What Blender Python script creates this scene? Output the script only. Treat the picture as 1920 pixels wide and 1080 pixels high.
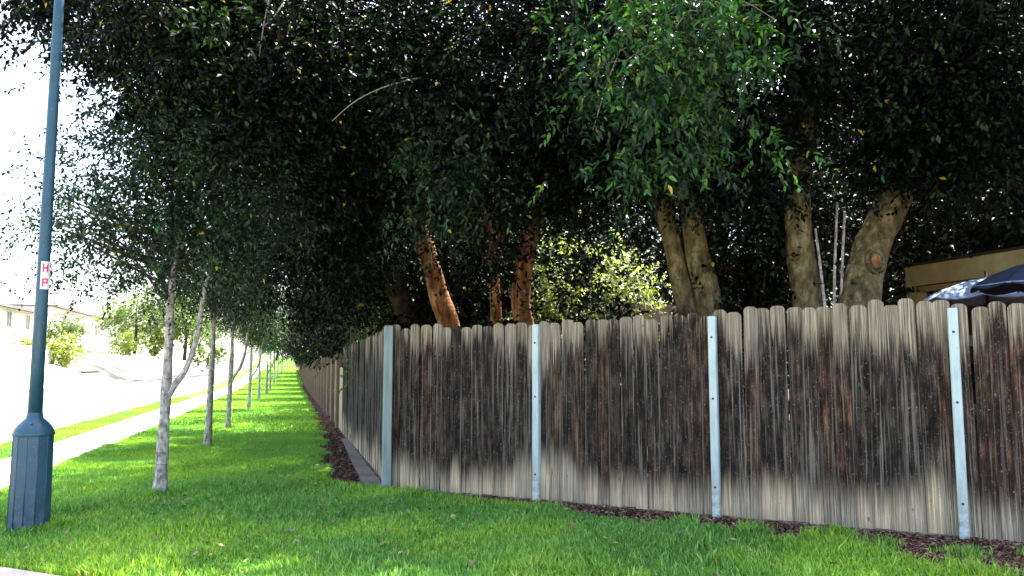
import bpy, math, random
import numpy as np
from mathutils import Vector, noise as mnoise
R = math.radians
for o in list(bpy.data.objects): bpy.data.objects.remove(o)
scene = bpy.context.scene
COL = scene.collection
random.seed(7)

# ------------------------------------------------------------------ camera, sky, sun, exposure
cam = bpy.data.cameras.new("camera"); cam_o = bpy.data.objects.new("camera", cam); COL.objects.link(cam_o)
cam.sensor_width = 36.0; cam.lens = 27.94; cam.clip_start = 0.05; cam.clip_end = 5000
cam_o.location = (0, 0, 1.44); cam_o.rotation_euler = (R(90 + 5.67), 0, 0)
scene.camera = cam_o
SUN_EL, SUN_AZ = 64.0, 24.0            # azimuth clockwise from +Y (the camera looks along +Y)
world = bpy.data.worlds.new("World"); scene.world = world; world.use_nodes = True
wn = world.node_tree
sky = wn.nodes.new("ShaderNodeTexSky"); sky.sky_type = 'NISHITA'; sky.sun_disc = False
sky.sun_elevation = R(SUN_EL); sky.sun_rotation = R(SUN_AZ)
sky.air_density = 1.0; sky.dust_density = 4.0; sky.ozone_density = 1.0
bg = wn.nodes["Background"]; bg.inputs[1].default_value = 0.15
wn.links.new(sky.outputs[0], bg.inputs[0])
sl = bpy.data.lights.new("sun", 'SUN'); sl.energy = 5.0; sl.angle = R(0.55); sl.color = (1.0, 0.95, 0.86)
so = bpy.data.objects.new("sun", sl); COL.objects.link(so)
sd = Vector((math.sin(R(SUN_AZ)) * math.cos(R(SUN_EL)), math.cos(R(SUN_AZ)) * math.cos(R(SUN_EL)), math.sin(R(SUN_EL))))
so.rotation_euler = sd.to_track_quat('Z', 'Y').to_euler(); so.location = (0, 0, 30)
scene.view_settings.view_transform = 'Standard'; scene.view_settings.look = 'None'
scene.view_settings.gamma = 1.0; scene.view_settings.use_curve_mapping = False
scene.view_settings.exposure = 2.4

# ------------------------------------------------------------------ helpers
def tag(o, label=None, cat=None, group=None, kind=None):
    if label: o['label'] = label
    if cat: o['category'] = cat
    if group: o['group'] = group
    if kind: o['kind'] = kind
    return o
def empty(name, loc=(0, 0, 0), rz=0):
    o = bpy.data.objects.new(name, None); COL.objects.link(o); o.location = loc; o.rotation_euler = (0, 0, rz)
    o.empty_display_size = 0.2
    return o
def link(name, me, mat=None, parent=None, loc=None, rot=None):
    if mat is not None and not me.materials: me.materials.append(mat)
    o = bpy.data.objects.new(name, me); COL.objects.link(o)
    if parent: o.parent = parent
    if loc: o.location = loc
    if rot: o.rotation_euler = rot
    return o
def copy_tree(o, parent=None):
    c = o.copy(); COL.objects.link(c); c.parent = parent
    for ch in list(o.children): copy_tree(ch, c)
    return c
def mesh_np(name, V, F, k, rnd=None, smooth=False):
    """V (n,3); F (m,k) index array"""
    me = bpy.data.meshes.new(name)
    V = np.asarray(V, np.float32); F = np.asarray(F, np.int32)
    me.vertices.add(len(V)); me.vertices.foreach_set("co", V.ravel())
    me.loops.add(F.size); me.loops.foreach_set("vertex_index", F.ravel())
    me.polygons.add(len(F)); me.polygons.foreach_set("loop_start", np.arange(0, F.size, k, dtype=np.int32))
    me.polygons.foreach_set("loop_total", np.full(len(F), k, np.int32))
    if smooth: me.polygons.foreach_set("use_smooth", np.ones(len(F), bool))
    if rnd is not None:
        a = me.attributes.new("rnd", 'FLOAT', 'FACE'); a.data.foreach_set("value", np.asarray(rnd, np.float32))
    me.update(calc_edges=True)
    return me
class MB:
    """collects boxes, tubes and prisms into one mesh"""
    def __init__(s): s.v = []; s.f = []; s.sm = []
    def add(s, vs, fs, smooth=False):
        b = len(s.v); s.v += [tuple(v) for v in vs]; s.f += [tuple(b + i for i in f) for f in fs]; s.sm += [smooth] * len(fs); return s
    def box(s, c, d, rz=0, bev=0):
        cx, cy, cz = c; hx, hy, hz = d[0] / 2, d[1] / 2, d[2] / 2; ca, sa = math.cos(rz), math.sin(rz)
        vs = []
        for z in (-hz, hz):
            for x, y in ((-hx, -hy), (hx, -hy), (hx, hy), (-hx, hy)):
                vs.append((cx + x * ca - y * sa, cy + x * sa + y * ca, cz + z))
        return s.add(vs, [(0, 3, 2, 1), (4, 5, 6, 7), (0, 1, 5, 4), (1, 2, 6, 5), (2, 3, 7, 6), (3, 0, 4, 7)])
    def tube(s, pts, rad, n=10, res=4, rough=0.0, cap=True, seed=0):
        P = [Vector(p) for p in pts]; Q = []; RR = []
        m = len(P)
        for i in range(m - 1):
            p0 = P[max(i - 1, 0)]; p1 = P[i]; p2 = P[i + 1]; p3 = P[min(i + 2, m - 1)]
            for k in range(res):
                t = k / res
                Q.append(0.5 * ((2 * p1) + (p2 - p0) * t + (2 * p0 - 5 * p1 + 4 * p2 - p3) * t * t + (3 * p1 - p0 - 3 * p2 + p3) * t ** 3))
                RR.append(rad[i] * (1 - t) + rad[i + 1] * t)
        Q.append(P[-1]); RR.append(rad[-1])
        vs = []; ref = Vector((1, 0.03, 0.02))
        for i, q in enumerate(Q):
            d = (Q[min(i + 1, len(Q) - 1)] - Q[max(i - 1, 0)]).normalized()
            a = (ref - d * ref.dot(d))
            if a.length < 1e-3: a = Vector((0, 1, 0))
            a.normalize(); b = d.cross(a)
            for k in range(n):
                th = 2 * math.pi * k / n
                o = a * math.cos(th) + b * math.sin(th)
                r = RR[i]
                if rough: r *= 1 + rough * mnoise.noise(Vector((q.x * 2.3 + o.x * 1.6 + seed, q.y * 2.3 + o.y * 1.6, q.z * 1.7))) + rough * .5 * mnoise.noise(Vector((q.x * 7 + o.x * 3 + seed, q.y * 7 + o.y * 3, q.z * 6)))
                vs.append(q + o * r)
        fs = []
        for i in range(len(Q) - 1):
            for k in range(n):
                k2 = (k + 1) % n
                fs.append((i * n + k, i * n + k2, (i + 1) * n + k2, (i + 1) * n + k))
        if cap:
            fs.append(tuple(range(n - 1, -1, -1))); fs.append(tuple((len(Q) - 1) * n + k for k in range(n)))
        return s.add(vs, fs, True)
    def lathe(s, prof, c=(0, 0, 0), n=24, smooth=True):
        vs = []; fs = []
        for r, z in prof:
            for k in range(n):
                th = 2 * math.pi * k / n
                vs.append((c[0] + r * math.cos(th), c[1] + r * math.sin(th), c[2] + z))
        for i in range(len(prof) - 1):
            for k in range(n):
                k2 = (k + 1) % n; fs.append((i * n + k, i * n + k2, (i + 1) * n + k2, (i + 1) * n + k))
        fs.append(tuple(range(n - 1, -1, -1))); fs.append(tuple((len(prof) - 1) * n + k for k in range(n)))
        return s.add(vs, fs, smooth)
    def mesh(s, name):
        me = bpy.data.meshes.new(name); me.from_pydata(s.v, [], s.f); me.update()
        me.polygons.foreach_set("use_smooth", s.sm)
        return me
    def build(s, name, mat, parent=None, loc=None, rot=None):
        return link(name, s.mesh(name), mat, parent, loc, rot)

# node helper
class NT:
    def __init__(s, name):
        s.m = bpy.data.materials.new(name); s.m.use_nodes = True; s.t = s.m.node_tree; s.b = s.t.nodes["Principled BSDF"]
    def n(s, typ, **kw):
        x = s.t.nodes.new(typ)
        for k, v in kw.items():
            if k.startswith('i_'):
                key = k[2:]; x.inputs[int(key) if key.isdigit() else key.replace('_', ' ')].default_value = v
            else: setattr(x, k, v)
        return x
    def l(s, a, b): s.t.links.new(a, b)
    def obj(s): return s.n("ShaderNodeTexCoord").outputs['Object']
    def geo(s): return s.n("ShaderNodeNewGeometry").outputs['Position']
    def noise(s, vec, scale=5, detail=4, rough=.55, sc=None):
        if sc:
            mp = s.n("ShaderNodeMapping"); mp.inputs['Scale'].default_value = sc; s.l(vec, mp.inputs[0]); vec = mp.outputs[0]
        x = s.n("ShaderNodeTexNoise"); x.inputs['Scale'].default_value = scale; x.inputs['Detail'].default_value = detail; x.inputs['Roughness'].default_value = rough
        s.l(vec, x.inputs['Vector']); return x.outputs['Fac']
    def ramp(s, fac, stops, interp='LINEAR'):
        x = s.n("ShaderNodeValToRGB"); x.color_ramp.interpolation = interp
        e = x.color_ramp.elements
        while len(e) > 1: e.remove(e[-1])
        e[0].position = stops[0][0]; e[0].color = col4(stops[0][1])
        for p, c in stops[1:]:
            q = e.new(p); q.color = col4(c)
        s.l(fac, x.inputs[0]); return x.outputs[0]
    def mix(s, fac, a, b, mode='MIX'):
        x = s.n("ShaderNodeMix", data_type='RGBA', blend_type=mode)
        for v, i in ((fac, 0), (a, 6), (b, 7)):
            if hasattr(v, 'links'): s.l(v, x.inputs[i])
            else: x.inputs[i].default_value = col4(v) if i else v
        return x.outputs[2]
    def math(s, op, a, b=None, c=None, clamp=False):
        x = s.n("ShaderNodeMath", operation=op, use_clamp=clamp)
        for i, v in enumerate((a, b, c)):
            if v is None: continue
            if hasattr(v, 'links'): s.l(v, x.inputs[i])
            else: x.inputs[i].default_value = v
        return x.outputs[0]
    def mapr(s, v, a, b, c=0., d=1., smooth=True):
        x = s.n("ShaderNodeMapRange", interpolation_type='SMOOTHSTEP' if smooth else 'LINEAR')
        s.l(v, x.inputs[0])
        for i, q in zip((1, 2, 3, 4), (a, b, c, d)): x.inputs[i].default_value = q
        return x.outputs[0]
    def sep(s, v):
        x = s.n("ShaderNodeSeparateXYZ"); s.l(v, x.inputs[0]); return x.outputs
    def comb(s, x_, y_, z_):
        x = s.n("ShaderNodeCombineXYZ")
        for i, v in enumerate((x_, y_, z_)):
            if hasattr(v, 'links'): s.l(v, x.inputs[i])
            else: x.inputs[i].default_value = v
        return x.outputs[0]
    def bump(s, h, strength=.4, dist=.01):
        x = s.n("ShaderNodeBump"); x.inputs['Strength'].default_value = strength; x.inputs['Distance'].default_value = dist
        s.l(h, x.inputs['Height']); s.l(x.outputs[0], s.b.inputs['Normal'])
    def base(s, c, rough=.8, spec=.3, metal=0.):
        if hasattr(c, 'links'): s.l(c, s.b.inputs['Base Color'])
        else: s.b.inputs['Base Color'].default_value = col4(c)
        if hasattr(rough, 'links'): s.l(rough, s.b.inputs['Roughness'])
        else: s.b.inputs['Roughness'].default_value = rough
        s.b.inputs['Specular IOR Level'].default_value = spec; s.b.inputs['Metallic'].default_value = metal
def col4(c): return (c, c, c, 1) if isinstance(c, (int, float)) else ((*c, 1) if len(c) == 3 else c)

# ------------------------------------------------------------------ materials
def leaf_mat(name, dark, mid, lite, odd=(.45, .33, .04), rough=.38, transl=.35, spec=.5, oddfrac=.985, midpos=.5):
    t = NT(name)
    a = t.n("ShaderNodeAttribute", attribute_name="rnd").outputs['Fac']
    c = t.ramp(a, [(0, dark), (midpos, mid), (.93, lite), (oddfrac, lite), (min(oddfrac + .005, 1), odd)])
    big = t.noise(t.geo(), .9, 2)
    c = t.mix(t.mapr(big, .35, .65, 0, 1), c, t.mix(1., c, (1.25, 1.2, .75), 'MULTIPLY'))
    t.base(c, rough, spec)
    tr = t.n("ShaderNodeBsdfTranslucent"); t.l(t.mix(1., c, (1.4, 1.7, .5), 'MULTIPLY'), tr.inputs[0])
    mx = t.n("ShaderNodeMixShader"); mx.inputs[0].default_value = transl
    t.l(t.b.outputs[0], mx.inputs[1]); t.l(tr.outputs[0], mx.inputs[2])
    t.l(mx.outputs[0], t.t.nodes["Material Output"].inputs[0])
    return t.m
M = {}
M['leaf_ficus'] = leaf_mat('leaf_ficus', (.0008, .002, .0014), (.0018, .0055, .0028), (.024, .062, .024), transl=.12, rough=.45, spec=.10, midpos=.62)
M['leaf_lit'] = leaf_mat('leaf_lit', (.003, .013, .004), (.010, .050, .012), (.075, .20, .045), transl=.3, spec=.4, oddfrac=.98)  # lit copy of the ficus leaf, light put into the colour
M['leaf_street'] = leaf_mat('leaf_street', (.004, .012, .007), (.012, .034, .018), (.05, .115, .04), transl=.25, spec=.35)
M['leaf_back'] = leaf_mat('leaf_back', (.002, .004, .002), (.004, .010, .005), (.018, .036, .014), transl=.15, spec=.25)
M['leaf_sunny'] = leaf_mat('leaf_sunny', (.05, .07, .045), (.22, .25, .18), (.50, .52, .40), transl=.35)  # raised leaf albedo puts part of the sunlight into the colour
M['leaf_far'] = leaf_mat('leaf_far', (.05, .09, .04), (.12, .18, .06), (.22, .28, .10), transl=.3)
M['leaf_hedge'] = leaf_mat('leaf_hedge', (.10, .14, .03), (.25, .30, .07), (.40, .42, .13), transl=.3)

def grass_mat():
    t = NT('grass_blades')
    a = t.n("ShaderNodeAttribute", attribute_name="rnd").outputs['Fac']
    c = t.ramp(a, [(0, (.040, .115, .028)), (.35, (.115, .28, .05)), (.62, (.21, .45, .08)), (.85, (.33, .60, .13)), (.97, (.40, .64, .14)), (1, (.52, .46, .24))])
    p = t.geo()
    f = t.mapr(t.noise(p, .55, 3), .42, .62)
    c = t.mix(f, c, t.mix(1., c, (1.6, 1.25, .8), 'MULTIPLY'))
    t.base(c, .45, .35)
    tr = t.n("ShaderNodeBsdfTranslucent"); t.l(t.mix(1., c, (1.2, 1.3, .6), 'MULTIPLY'), tr.inputs[0])
    mx = t.n("ShaderNodeMixShader"); mx.inputs[0].default_value = .4
    t.l(t.b.outputs[0], mx.inputs[1]); t.l(tr.outputs[0], mx.inputs[2]); t.l(mx.outputs[0], t.t.nodes["Material Output"].inputs[0])
    return t.m
M['grass'] = grass_mat()
def lawn_mat():
    t = NT('lawn_sward'); p = t.geo()
    c = t.ramp(t.noise(p, 24, 5, .7), [(.28, (.03, .075, .012)), (.5, (.09, .23, .025)), (.72, (.18, .38, .045))])
    c = t.mix(t.mapr(t.noise(p, .8, 3), .45, .7, 0, .35), c, (.16, .30, .03))
    c = t.mix(t.mapr(t.noise(p, 2.2, 3), .62, .75, 0, .5), c, (.10, .09, .03))
    t.base(c, .9, .1); t.bump(t.noise(p, 60, 4), .8, .03); return t.m
M['lawn'] = lawn_mat()
def soil_mat():
    t = NT('bark_mulch_soil'); p = t.geo()
    c = t.ramp(t.noise(p, 30, 5, .7), [(.3, (.018, .009, .007)), (.5, (.07, .035, .026)), (.75, (.17, .10, .075))])
    t.base(c, .95, .1); t.bump(t.noise(p, 45, 5), .9, .03); return t.m
M['soil'] = soil_mat()
def dry_mat():
    t = NT('dry_ground'); p = t.geo()
    c = t.ramp(t.noise(p, .6, 5, .6), [(.3, (.30, .27, .20)), (.7, (.42, .39, .30))]); t.base(c, .95, .1); t.bump(t.noise(p, 9, 4), .4, .03); return t.m
M['dry'] = dry_mat()
def concrete_mat(name, a, b):
    t = NT(name); p = t.geo()
    n = t.noise(p, 2.2, 6, .65); c = t.ramp(n, [(.3, a), (.7, b)])
    c = t.mix(t.mapr(t.noise(p, 90, 3), .55, .7, 0, .25), c, (.22, .20, .18))
    t.base(c, .85, .25); t.bump(t.noise(p, 80, 4), .3, .004); return t.m
M['concrete'] = concrete_mat('pavement_concrete', (.42, .40, .37), (.56, .54, .50))
M['kerb'] = concrete_mat('kerb_concrete', (.30, .29, .27), (.45, .43, .40))
M['strip'] = concrete_mat('edging_concrete', (.15, .125, .105), (.30, .26, .23))
M['path'] = concrete_mat('pinkish_path_concrete', (.42, .35, .31), (.58, .50, .46))
def asphalt():
    t = NT('streaked_pale_asphalt'); p = t.geo()
    c = t.ramp(t.noise(p, 1.1, 6, .6), [(.3, (.060, .059, .062)), (.7, (.095, .093, .095))])
    c = t.mix(t.mapr(t.noise(p, 3, 4, sc=(.22, 1.3, 1)), .52, .66, 0, .8), c, (.036, .036, .043))  # darker grey streaks scattered by stretched noise
    t.base(c, .85, .3); t.bump(t.noise(p, 120, 3), .3, .004); return t.m
M['asphalt'] = asphalt()

def picket_mat(name, warm):
    t = NT(name); o = t.obj(); X = t.sep(o)
    oi = t.n("ShaderNodeObjectInfo").outputs['Random']
    off = t.math('MULTIPLY', oi, 37.0); off2 = t.math('MULTIPLY', oi, 91.7)
    run_ = t.noise(t.geo(), 1, 2, .5, sc=(.9, .9, .0))
    v = t.comb(t.math('ADD', X[0], off), t.math('ADD', X[1], off2), X[2])
    r2 = t.math('FRACT', t.math('MULTIPLY', oi, 17.31)); r3 = t.math('FRACT', t.math('MULTIPLY', oi, 53.77))
    fine = t.noise(v, 1, 5, .7, sc=(120, 60, 1.8))          # fine grain lines
    streak = t.noise(v, 1, 4, .6, sc=(48, 30, .9))            # runs of stain
    blot = t.noise(v, 1, 4, .65, sc=(16, 10, 5))
    speck = t.noise(v, 1, 3, .6, sc=(75, 50, 42))
    # dark body
    body = t.ramp(t.math('ADD', t.math('MULTIPLY', fine, .5), t.math('MULTIPLY', blot, .5)),
                  [(.36, (.002, .0015, .0014)), (.46, (.010, .0075, .006)), (.54, (.038, .026, .018)), (.62, (.105, .076, .052)), (.72, (.24, .185, .13))])
    body = t.mix(t.mapr(r2, .55, 1., 0, .7), body, t.mix(1., body, (2.0, 1.25, .8) if warm else (.9, 1.05, 1.35), 'MULTIPLY'))
    patch = t.noise(v, 1, 3, .6, sc=(7, 5, 1.6))
    body = t.mix(t.mapr(patch, .56, .74, 0, .8), body, t.mix(1., body, (2.3, 1.5, 1.0) if warm else (1.2, 1.3, 1.6), 'MULTIPLY'))
    # bare silvery wood
    bare = t.ramp(fine, [(.36, (.085, .062, .038)), (.48, (.28, .225, .15)), (.62, (.54, .47, .34))])
    tan = t.ramp(fine, [(.34, (.29, .185, .095)), (.48, (.52, .39, .235)), (.64, (.74, .62, .43))])
    z = X[2]
    zj = t.math('ADD', z, t.math('MULTIPLY', t.math('SUBTRACT', streak, .5), .42))
    zj = t.math('ADD', zj, t.math('ADD', t.math('MULTIPLY', t.math('SUBTRACT', r3, .5), .16), t.math('MULTIPLY', t.math('SUBTRACT', run_, .5), -.9)))
    low = t.mapr(zj, .08, .46, 1, 0)
    zj2 = t.math('ADD', z, t.math('MULTIPLY', t.math('SUBTRACT', streak, .5), -1.15))
    zj2 = t.math('ADD', zj2, t.math('ADD', t.math('MULTIPLY', t.math('SUBTRACT', r3, .5), .35), t.math('MULTIPLY', t.math('SUBTRACT', run_, .5), 1.2)))
    top = t.mapr(zj2, 1.62, 1.90, 0, .85)
    c = t.mix(top, body, t.mix(.5, bare, (.24, .23, .17), 'MULTIPLY') if False else bare)
    c = t.mix(low, c, t.mix(t.mapr(r2, .2, .8), tan, bare))
    # stain worn off in pale runs; edges worn with highlights painted in; flaking specks
    edge = t.math('MULTIPLY', t.mapr(t.math('ABSOLUTE', X[0]), .052, .068), t.mapr(t.noise(v, 1, 3, sc=(9, 9, 1.3)), .46, .6, 0, .75))
    run = t.math('MAXIMUM', t.math('MULTIPLY', t.mapr(t.math('ADD', streak, t.math('MULTIPLY', t.math('SUBTRACT', run_, .5), .25)), .54, .64, 0, .75), t.mapr(r3, 0, 1, .35, 1)), edge)
    c = t.mix(run, c, (.15, .15, .15) if not warm else (.23, .20, .165))
    c = t.mix(t.mapr(speck, .62, .68, 0, .6), c, (.24, .21, .185))
    c = t.mix(t.mapr(t.noise(v, 1, 3, sc=(22, 10, 9)), .68, .74, 0, .7), c, (.16, .085, .04))
    t.base(c, .82, .2); t.bump(t.math('ADD', fine, t.math('MULTIPLY', blot, .6)), .55, .006)
    return t.m
M['picket'] = picket_mat('weathered_fence_boards', True)
M['picket_side'] = picket_mat('grey_fence_boards', False)
def wood_simple(name, a, b, sc=(30, 30, 2)):
    t = NT(name); o = t.obj(); n = t.noise(o, 1, 5, .65, sc=sc); c = t.ramp(n, [(.3, a), (.7, b)]); t.base(c, .8, .2); t.bump(n, .5, .006); return t.m
M['post'] = None
def post_mat():
    t = NT('pale_green_post_paint'); o = t.obj()
    c = t.ramp(t.noise(o, 1, 5, .6, sc=(20, 20, 3)), [(.3, (.34, .43, .42)), (.5, (.50, .61, .60)), (.75, (.62, .73, .72))])
    z = t.sep(o)[2]
    c = t.mix(t.math('MULTIPLY', t.mapr(z, .0, .5, 1, 0), t.mapr(t.noise(o, 14, 4), .38, .6)), c, (.30, .27, .20))
    c = t.mix(t.mapr(t.noise(o, 1, 4, sc=(40, 40, 12)), .66, .74, 0, .8), c, (.24, .24, .22))
    t.base(c, .55, .4); t.bump(t.noise(o, 60, 3), .2, .004); return t.m
M['post'] = post_mat()
M['corner_post'] = wood_simple('shade_toned_corner_post', (.20, .26, .24), (.34, .41, .38), (18, 18, 2))  # darker than the other posts: shade on this one put into its colour
M['far_boards'] = wood_simple('pinkish_far_boards', (.17, .115, .085), (.36, .26, .20), (9, 9, .8))
M['tan_panel'] = wood_simple('tan_panel', (.34, .27, .16), (.50, .42, .28), (5, 5, 4))
M['kick'] = wood_simple('pinkish_kick_board', (.12, .07, .055), (.40, .28, .23), (3, 30, 30))
t = NT('nail'); t.base((.24, .22, .20), .6, .4); M['nail'] = t.m
def bark(name, a, b, c2, sc=(7, 7, 3), bands=True):
    t = NT(name); p = t.geo()
    n = t.noise(p, 1, 6, .65, sc=sc); c = t.ramp(n, [(.3, a), (.52, b), (.72, c2)])
    n2 = t.noise(p, 1, 5, .6, sc=(4, 4, 26))
    if bands: c = t.mix(t.mapr(n2, .56, .70, 0, .55), c, a)
    c = t.mix(t.mapr(t.noise(p, 9, 4), .60, .70, 0, .5), c, tuple(x * .35 for x in a))
    t.base(c, .85, .2); t.bump(t.math('ADD', n, n2), .7, .02); return t.m
M['bark_tan'] = bark('tan_bark', (.030, .022, .010), (.15, .115, .052), (.34, .29, .16), (13, 13, 6))
M['bark_orange'] = bark('orange_bark', (.07, .028, .012), (.30, .125, .045), (.60, .40, .22), (12, 12, 2.5))
M['bark_street'] = bark('pale_mottled_bark', (.10, .08, .065), (.46, .41, .36), (.80, .75, .69), (22, 22, 12))
M['bark_dark'] = bark('dark_bark', (.03, .022, .015), (.07, .052, .038), (.14, .11, .085))
M['twig'] = bark('pale_twig', (.12, .10, .07), (.25, .22, .16), (.34, .30, .22), (9, 9, 9))
def paint_mat():
    t = NT('blue_green_lamp_paint'); o = t.obj(); z = t.sep(o)[2]
    c = t.ramp(t.noise(o, 6, 5, .65), [(.3, (.012, .055, .090)), (.7, (.022, .085, .130))])
    low = t.math('MULTIPLY', t.mapr(z, .05, .55, 1, 0), t.mapr(t.noise(o, 11, 5, .7), .38, .62))
    c = t.mix(low, c, (.085, .10, .17))
    c = t.mix(t.mapr(t.noise(o, 26, 4, .7), .60, .68, 0, .8), c, (.13, .14, .14))
    c = t.mix(t.mapr(t.noise(o, 1, 5, .6, sc=(14, 14, 2.5)), .55, .72, 0, .5), c, (.05, .085, .10))
    t.base(c, .42, .5); t.bump(t.noise(o, 40, 4), .15, .004); return t.m
M['lamp'] = paint_mat()
t = NT('white_decal'); t.base((.75, .74, .76), .5, .4); M['decal'] = t.m
t = NT('red_lettering'); t.base((.62, .03, .09), .5, .4); M['red'] = t.m
t = NT('dark_metal'); t.base((.05, .05, .05), .5, .5, .6); M['metal'] = t.m
def stucco(name, a, b):
    t = NT(name); p = t.geo(); c = t.ramp(t.noise(p, 3, 5), [(.3, a), (.7, b)]); t.base(c, .9, .2); t.bump(t.noise(p, 30, 4), .4, .01); return t.m
M['stucco_white'] = stucco('white_render', (.66, .64, .60), (.78, .76, .72))
M['stucco_pink'] = stucco('pinkish_render', (.36, .24, .20), (.46, .31, .26))
M['house_roof'] = stucco('pale_roof', (.40, .38, .36), (.52, .50, .48))
M['fascia'] = stucco('greyish_fascia', (.13, .12, .12), (.2, .19, .19))
M['patio_tan'] = wood_simple('tan_painted_timber', (.30, .225, .09), (.42, .32, .14), (6, 6, 6))
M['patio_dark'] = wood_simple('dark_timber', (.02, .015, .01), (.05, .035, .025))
t = NT('dark_glass'); t.base((.06, .06, .06), .1, .6); M['glass'] = t.m
t = NT('navy_canvas'); t.base(t.ramp(t.noise(t.obj(), 8, 3), [(.3, (.022, .03, .055)), (.7, (.04, .055, .10))]), .8, .2); M['navy'] = t.m
t = NT('blue_canvas'); t.base(t.ramp(t.noise(t.obj(), 8, 3), [(.3, (.22, .30, .44)), (.7, (.34, .44, .60))]), .8, .2); M['bluecanvas'] = t.m

# ------------------------------------------------------------------ ground in street coordinates (t along the street, s across it, leftwards)
U = np.array([-.268, .9634]); N = np.array([-.9634, -.268])
def ss(x, a, b):
    q = min(max((x - a) / (b - a), 0), 1); return q * q * (3 - 2 * q)
def rise(s, t): return 1.3 * ss(t, 50, 120) * (1 - ss(s, 5.5, 14.9))
def hgt(s, t):
    return 1.7 * ss(s, 15.4, 20.0) + 1.3 * ss(s, 20.4, 22.2) + max(0, t - 95) * .035 * ss(t, 95, 150)  + rise(s, t)
def w(s, t, dz=0):
    p = U * t + N * s
    return (p[0], p[1], hgt(s, t) + dz)
TS = [-40, -20, -10, -4, 0, 4, 8, 12, 16, 20, 25, 30, 40, 50, 55, 60, 65, 70, 75, 80, 85, 90, 95, 100, 110, 120, 130, 150, 180, 220, 280]
def sheet(name, ss_, dz, mat, ts=TS, kind='structure'):
    vs = [w(s, t, dz) for t in ts for s in ss_]; k = len(ss_)
    fs = [(i * k + j, i * k + j + 1, (i + 1) * k + j + 1, (i + 1) * k + j) for i in range(len(ts) - 1) for j in range(k - 1)]
    m = MB(); m.add(vs, [f[::-1] for f in fs]); o = m.build(name, mat); tag(o, kind=kind); return o
sheet('ground', [-600, -150, -60, -20, -6, -1.19, 3.1, 4.25, 5.1, 5.4, 15, 15.4, 16, 16.8, 17.7, 18.6, 19.3, 20.0, 20.4, 21, 21.6, 22.2, 40, 100, 600], -.012, M['dry'],
      [-300, -100] + TS + [600, 1500])
yard = sheet('back_yard_ground', [-40, -20, -10, -6, -1.19], -.004, M['soil'])
sheet('sidewalk', [3.1, 4.25], .012, M['concrete'])
sheet('parkway', [4.25, 5.12], .004, M['lawn'])
sheet('road', [5.42, 15.0], -.006, M['asphalt'])
# kerbs as real steps
for nm, a, b, hh in (('kerb', 5.12, 5.28, .03), ('kerb', 15.0, 15.16, .12)):
    m = MB()
    for i in range(len(TS) - 1):
        vs = [w(a, TS[i], -.1), w(b, TS[i], -.1), w(b, TS[i + 1], -.1), w(a, TS[i + 1], -.1), w(a, TS[i], hh), w(b, TS[i], hh), w(b, TS[i + 1], hh), w(a, TS[i + 1], hh)]
        m.add(vs, [(4, 7, 6, 5), (0, 4, 5, 1), (3, 2, 6, 7), (0, 3, 7, 4), (1, 5, 6, 2)])
    tag(m.build(nm, M['kerb']), kind='structure')
sheet('gutter', [5.28, 5.42], .001, M['kerb'])
# sidewalk joints: thin dark strips laid flat on the slabs, no grooves cut
m = MB()
for i in range(0, 60):
    t_ = 2 + i * 1.5
    a = w(3.11, t_, .0135); b = w(4.24, t_, .0135); c = w(4.24, t_ + .018, .0135); d = w(3.11, t_ + .018, .0135)
    m.add([a, b, c, d], [(3, 2, 1, 0)])
t = NT('joint_dirt'); t.base((.16, .14, .12), .9, .1)
tag(m.build('pavement_joint', t.m), kind='structure')

FC = np.array([(-1.43, 9.56), (.29, 8.71), (1.97, 7.77), (3.79, 6.83), (5.55, 5.84)])       # front fence line, corner to right
def fence_y(x):
    return float(np.interp(x, FC[:, 0], FC[:, 1]))
# lawn polygon (sheet with grid): mask function used for blades also
PA = np.array([-3.66, 5.85]); PD = np.array([.916, -.40]); PN = np.array([.40, .916])          # path edge line
def lawn_edge_right(x):      # y above which mulch begins, in front of the front fence
    xs = [-1.63, .3, .9, 1.5, 2.0, 2.6, 2.85, 3.0, 3.1, 3.3]
    ys = [9.56, 8.36, 7.72, 7.27, 6.93, 6.55, 6.30, 5.75, 5.2, 4.6]
    return np.interp(x, xs, ys)
def st(x, y): return x * U[0] + y * U[1], x * N[0] + y * N[1]
sheet('mulch_bed', [-1.19, -.7], .0, M['soil'], [52, 55, 60, 65, 70, 75, 80, 85, 90, 95, 100, 110, 120, 130, 150])
def in_lawn(x, y):
    t_, s_ = st(x, y)
    ok = (s_ < 3.1) & ((x - PA[0]) * PN[0] + (y - PA[1]) * PN[1] > 0.02)
    wig = .06 * np.sin(t_ * 3.1) + .05 * np.sin(t_ * 7.7 + 1)
    # edge of the mulch bed along the left run of the fence
    bed = -1.19 + np.interp(t_, [9.0, 9.6, 10.2, 12.5, 16, 20, 30], [.12, .30, .62, .66, .50, .42, .40]) + wig
    left = (t_ > 9.55) | (x < -1.5)
    wig2 = .05 * np.sin(x * 5.3) + .03 * np.sin(x * 13 + 2) + .03 * np.sin(x * 29)
    right = y < lawn_edge_right(x) + wig2
    return ok & np.where(left, s_ > bed, right)
# soil bed sheet everywhere along the fences and under the lawn
m = MB()
def poly(mb, pts, z): mb.add([(p[0], p[1], z) for p in pts], [tuple(range(len(pts)))])
left_top = U * 52 + N * -1.19; left_top2 = U * 52 + N * 3.1
pe = PA + PD * 12; pl = PA + PD * -2.72
poly(m, [tuple(pl), tuple(pe), (7.2, 4.4), (5.6, 5.9), (3.79, 6.88), (1.97, 7.82), (.29, 8.76), (-1.40, 9.62), tuple(left_top), tuple(left_top2)], -.002)
tag(m.build('mulch_bed', M['soil']), kind='structure')
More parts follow.
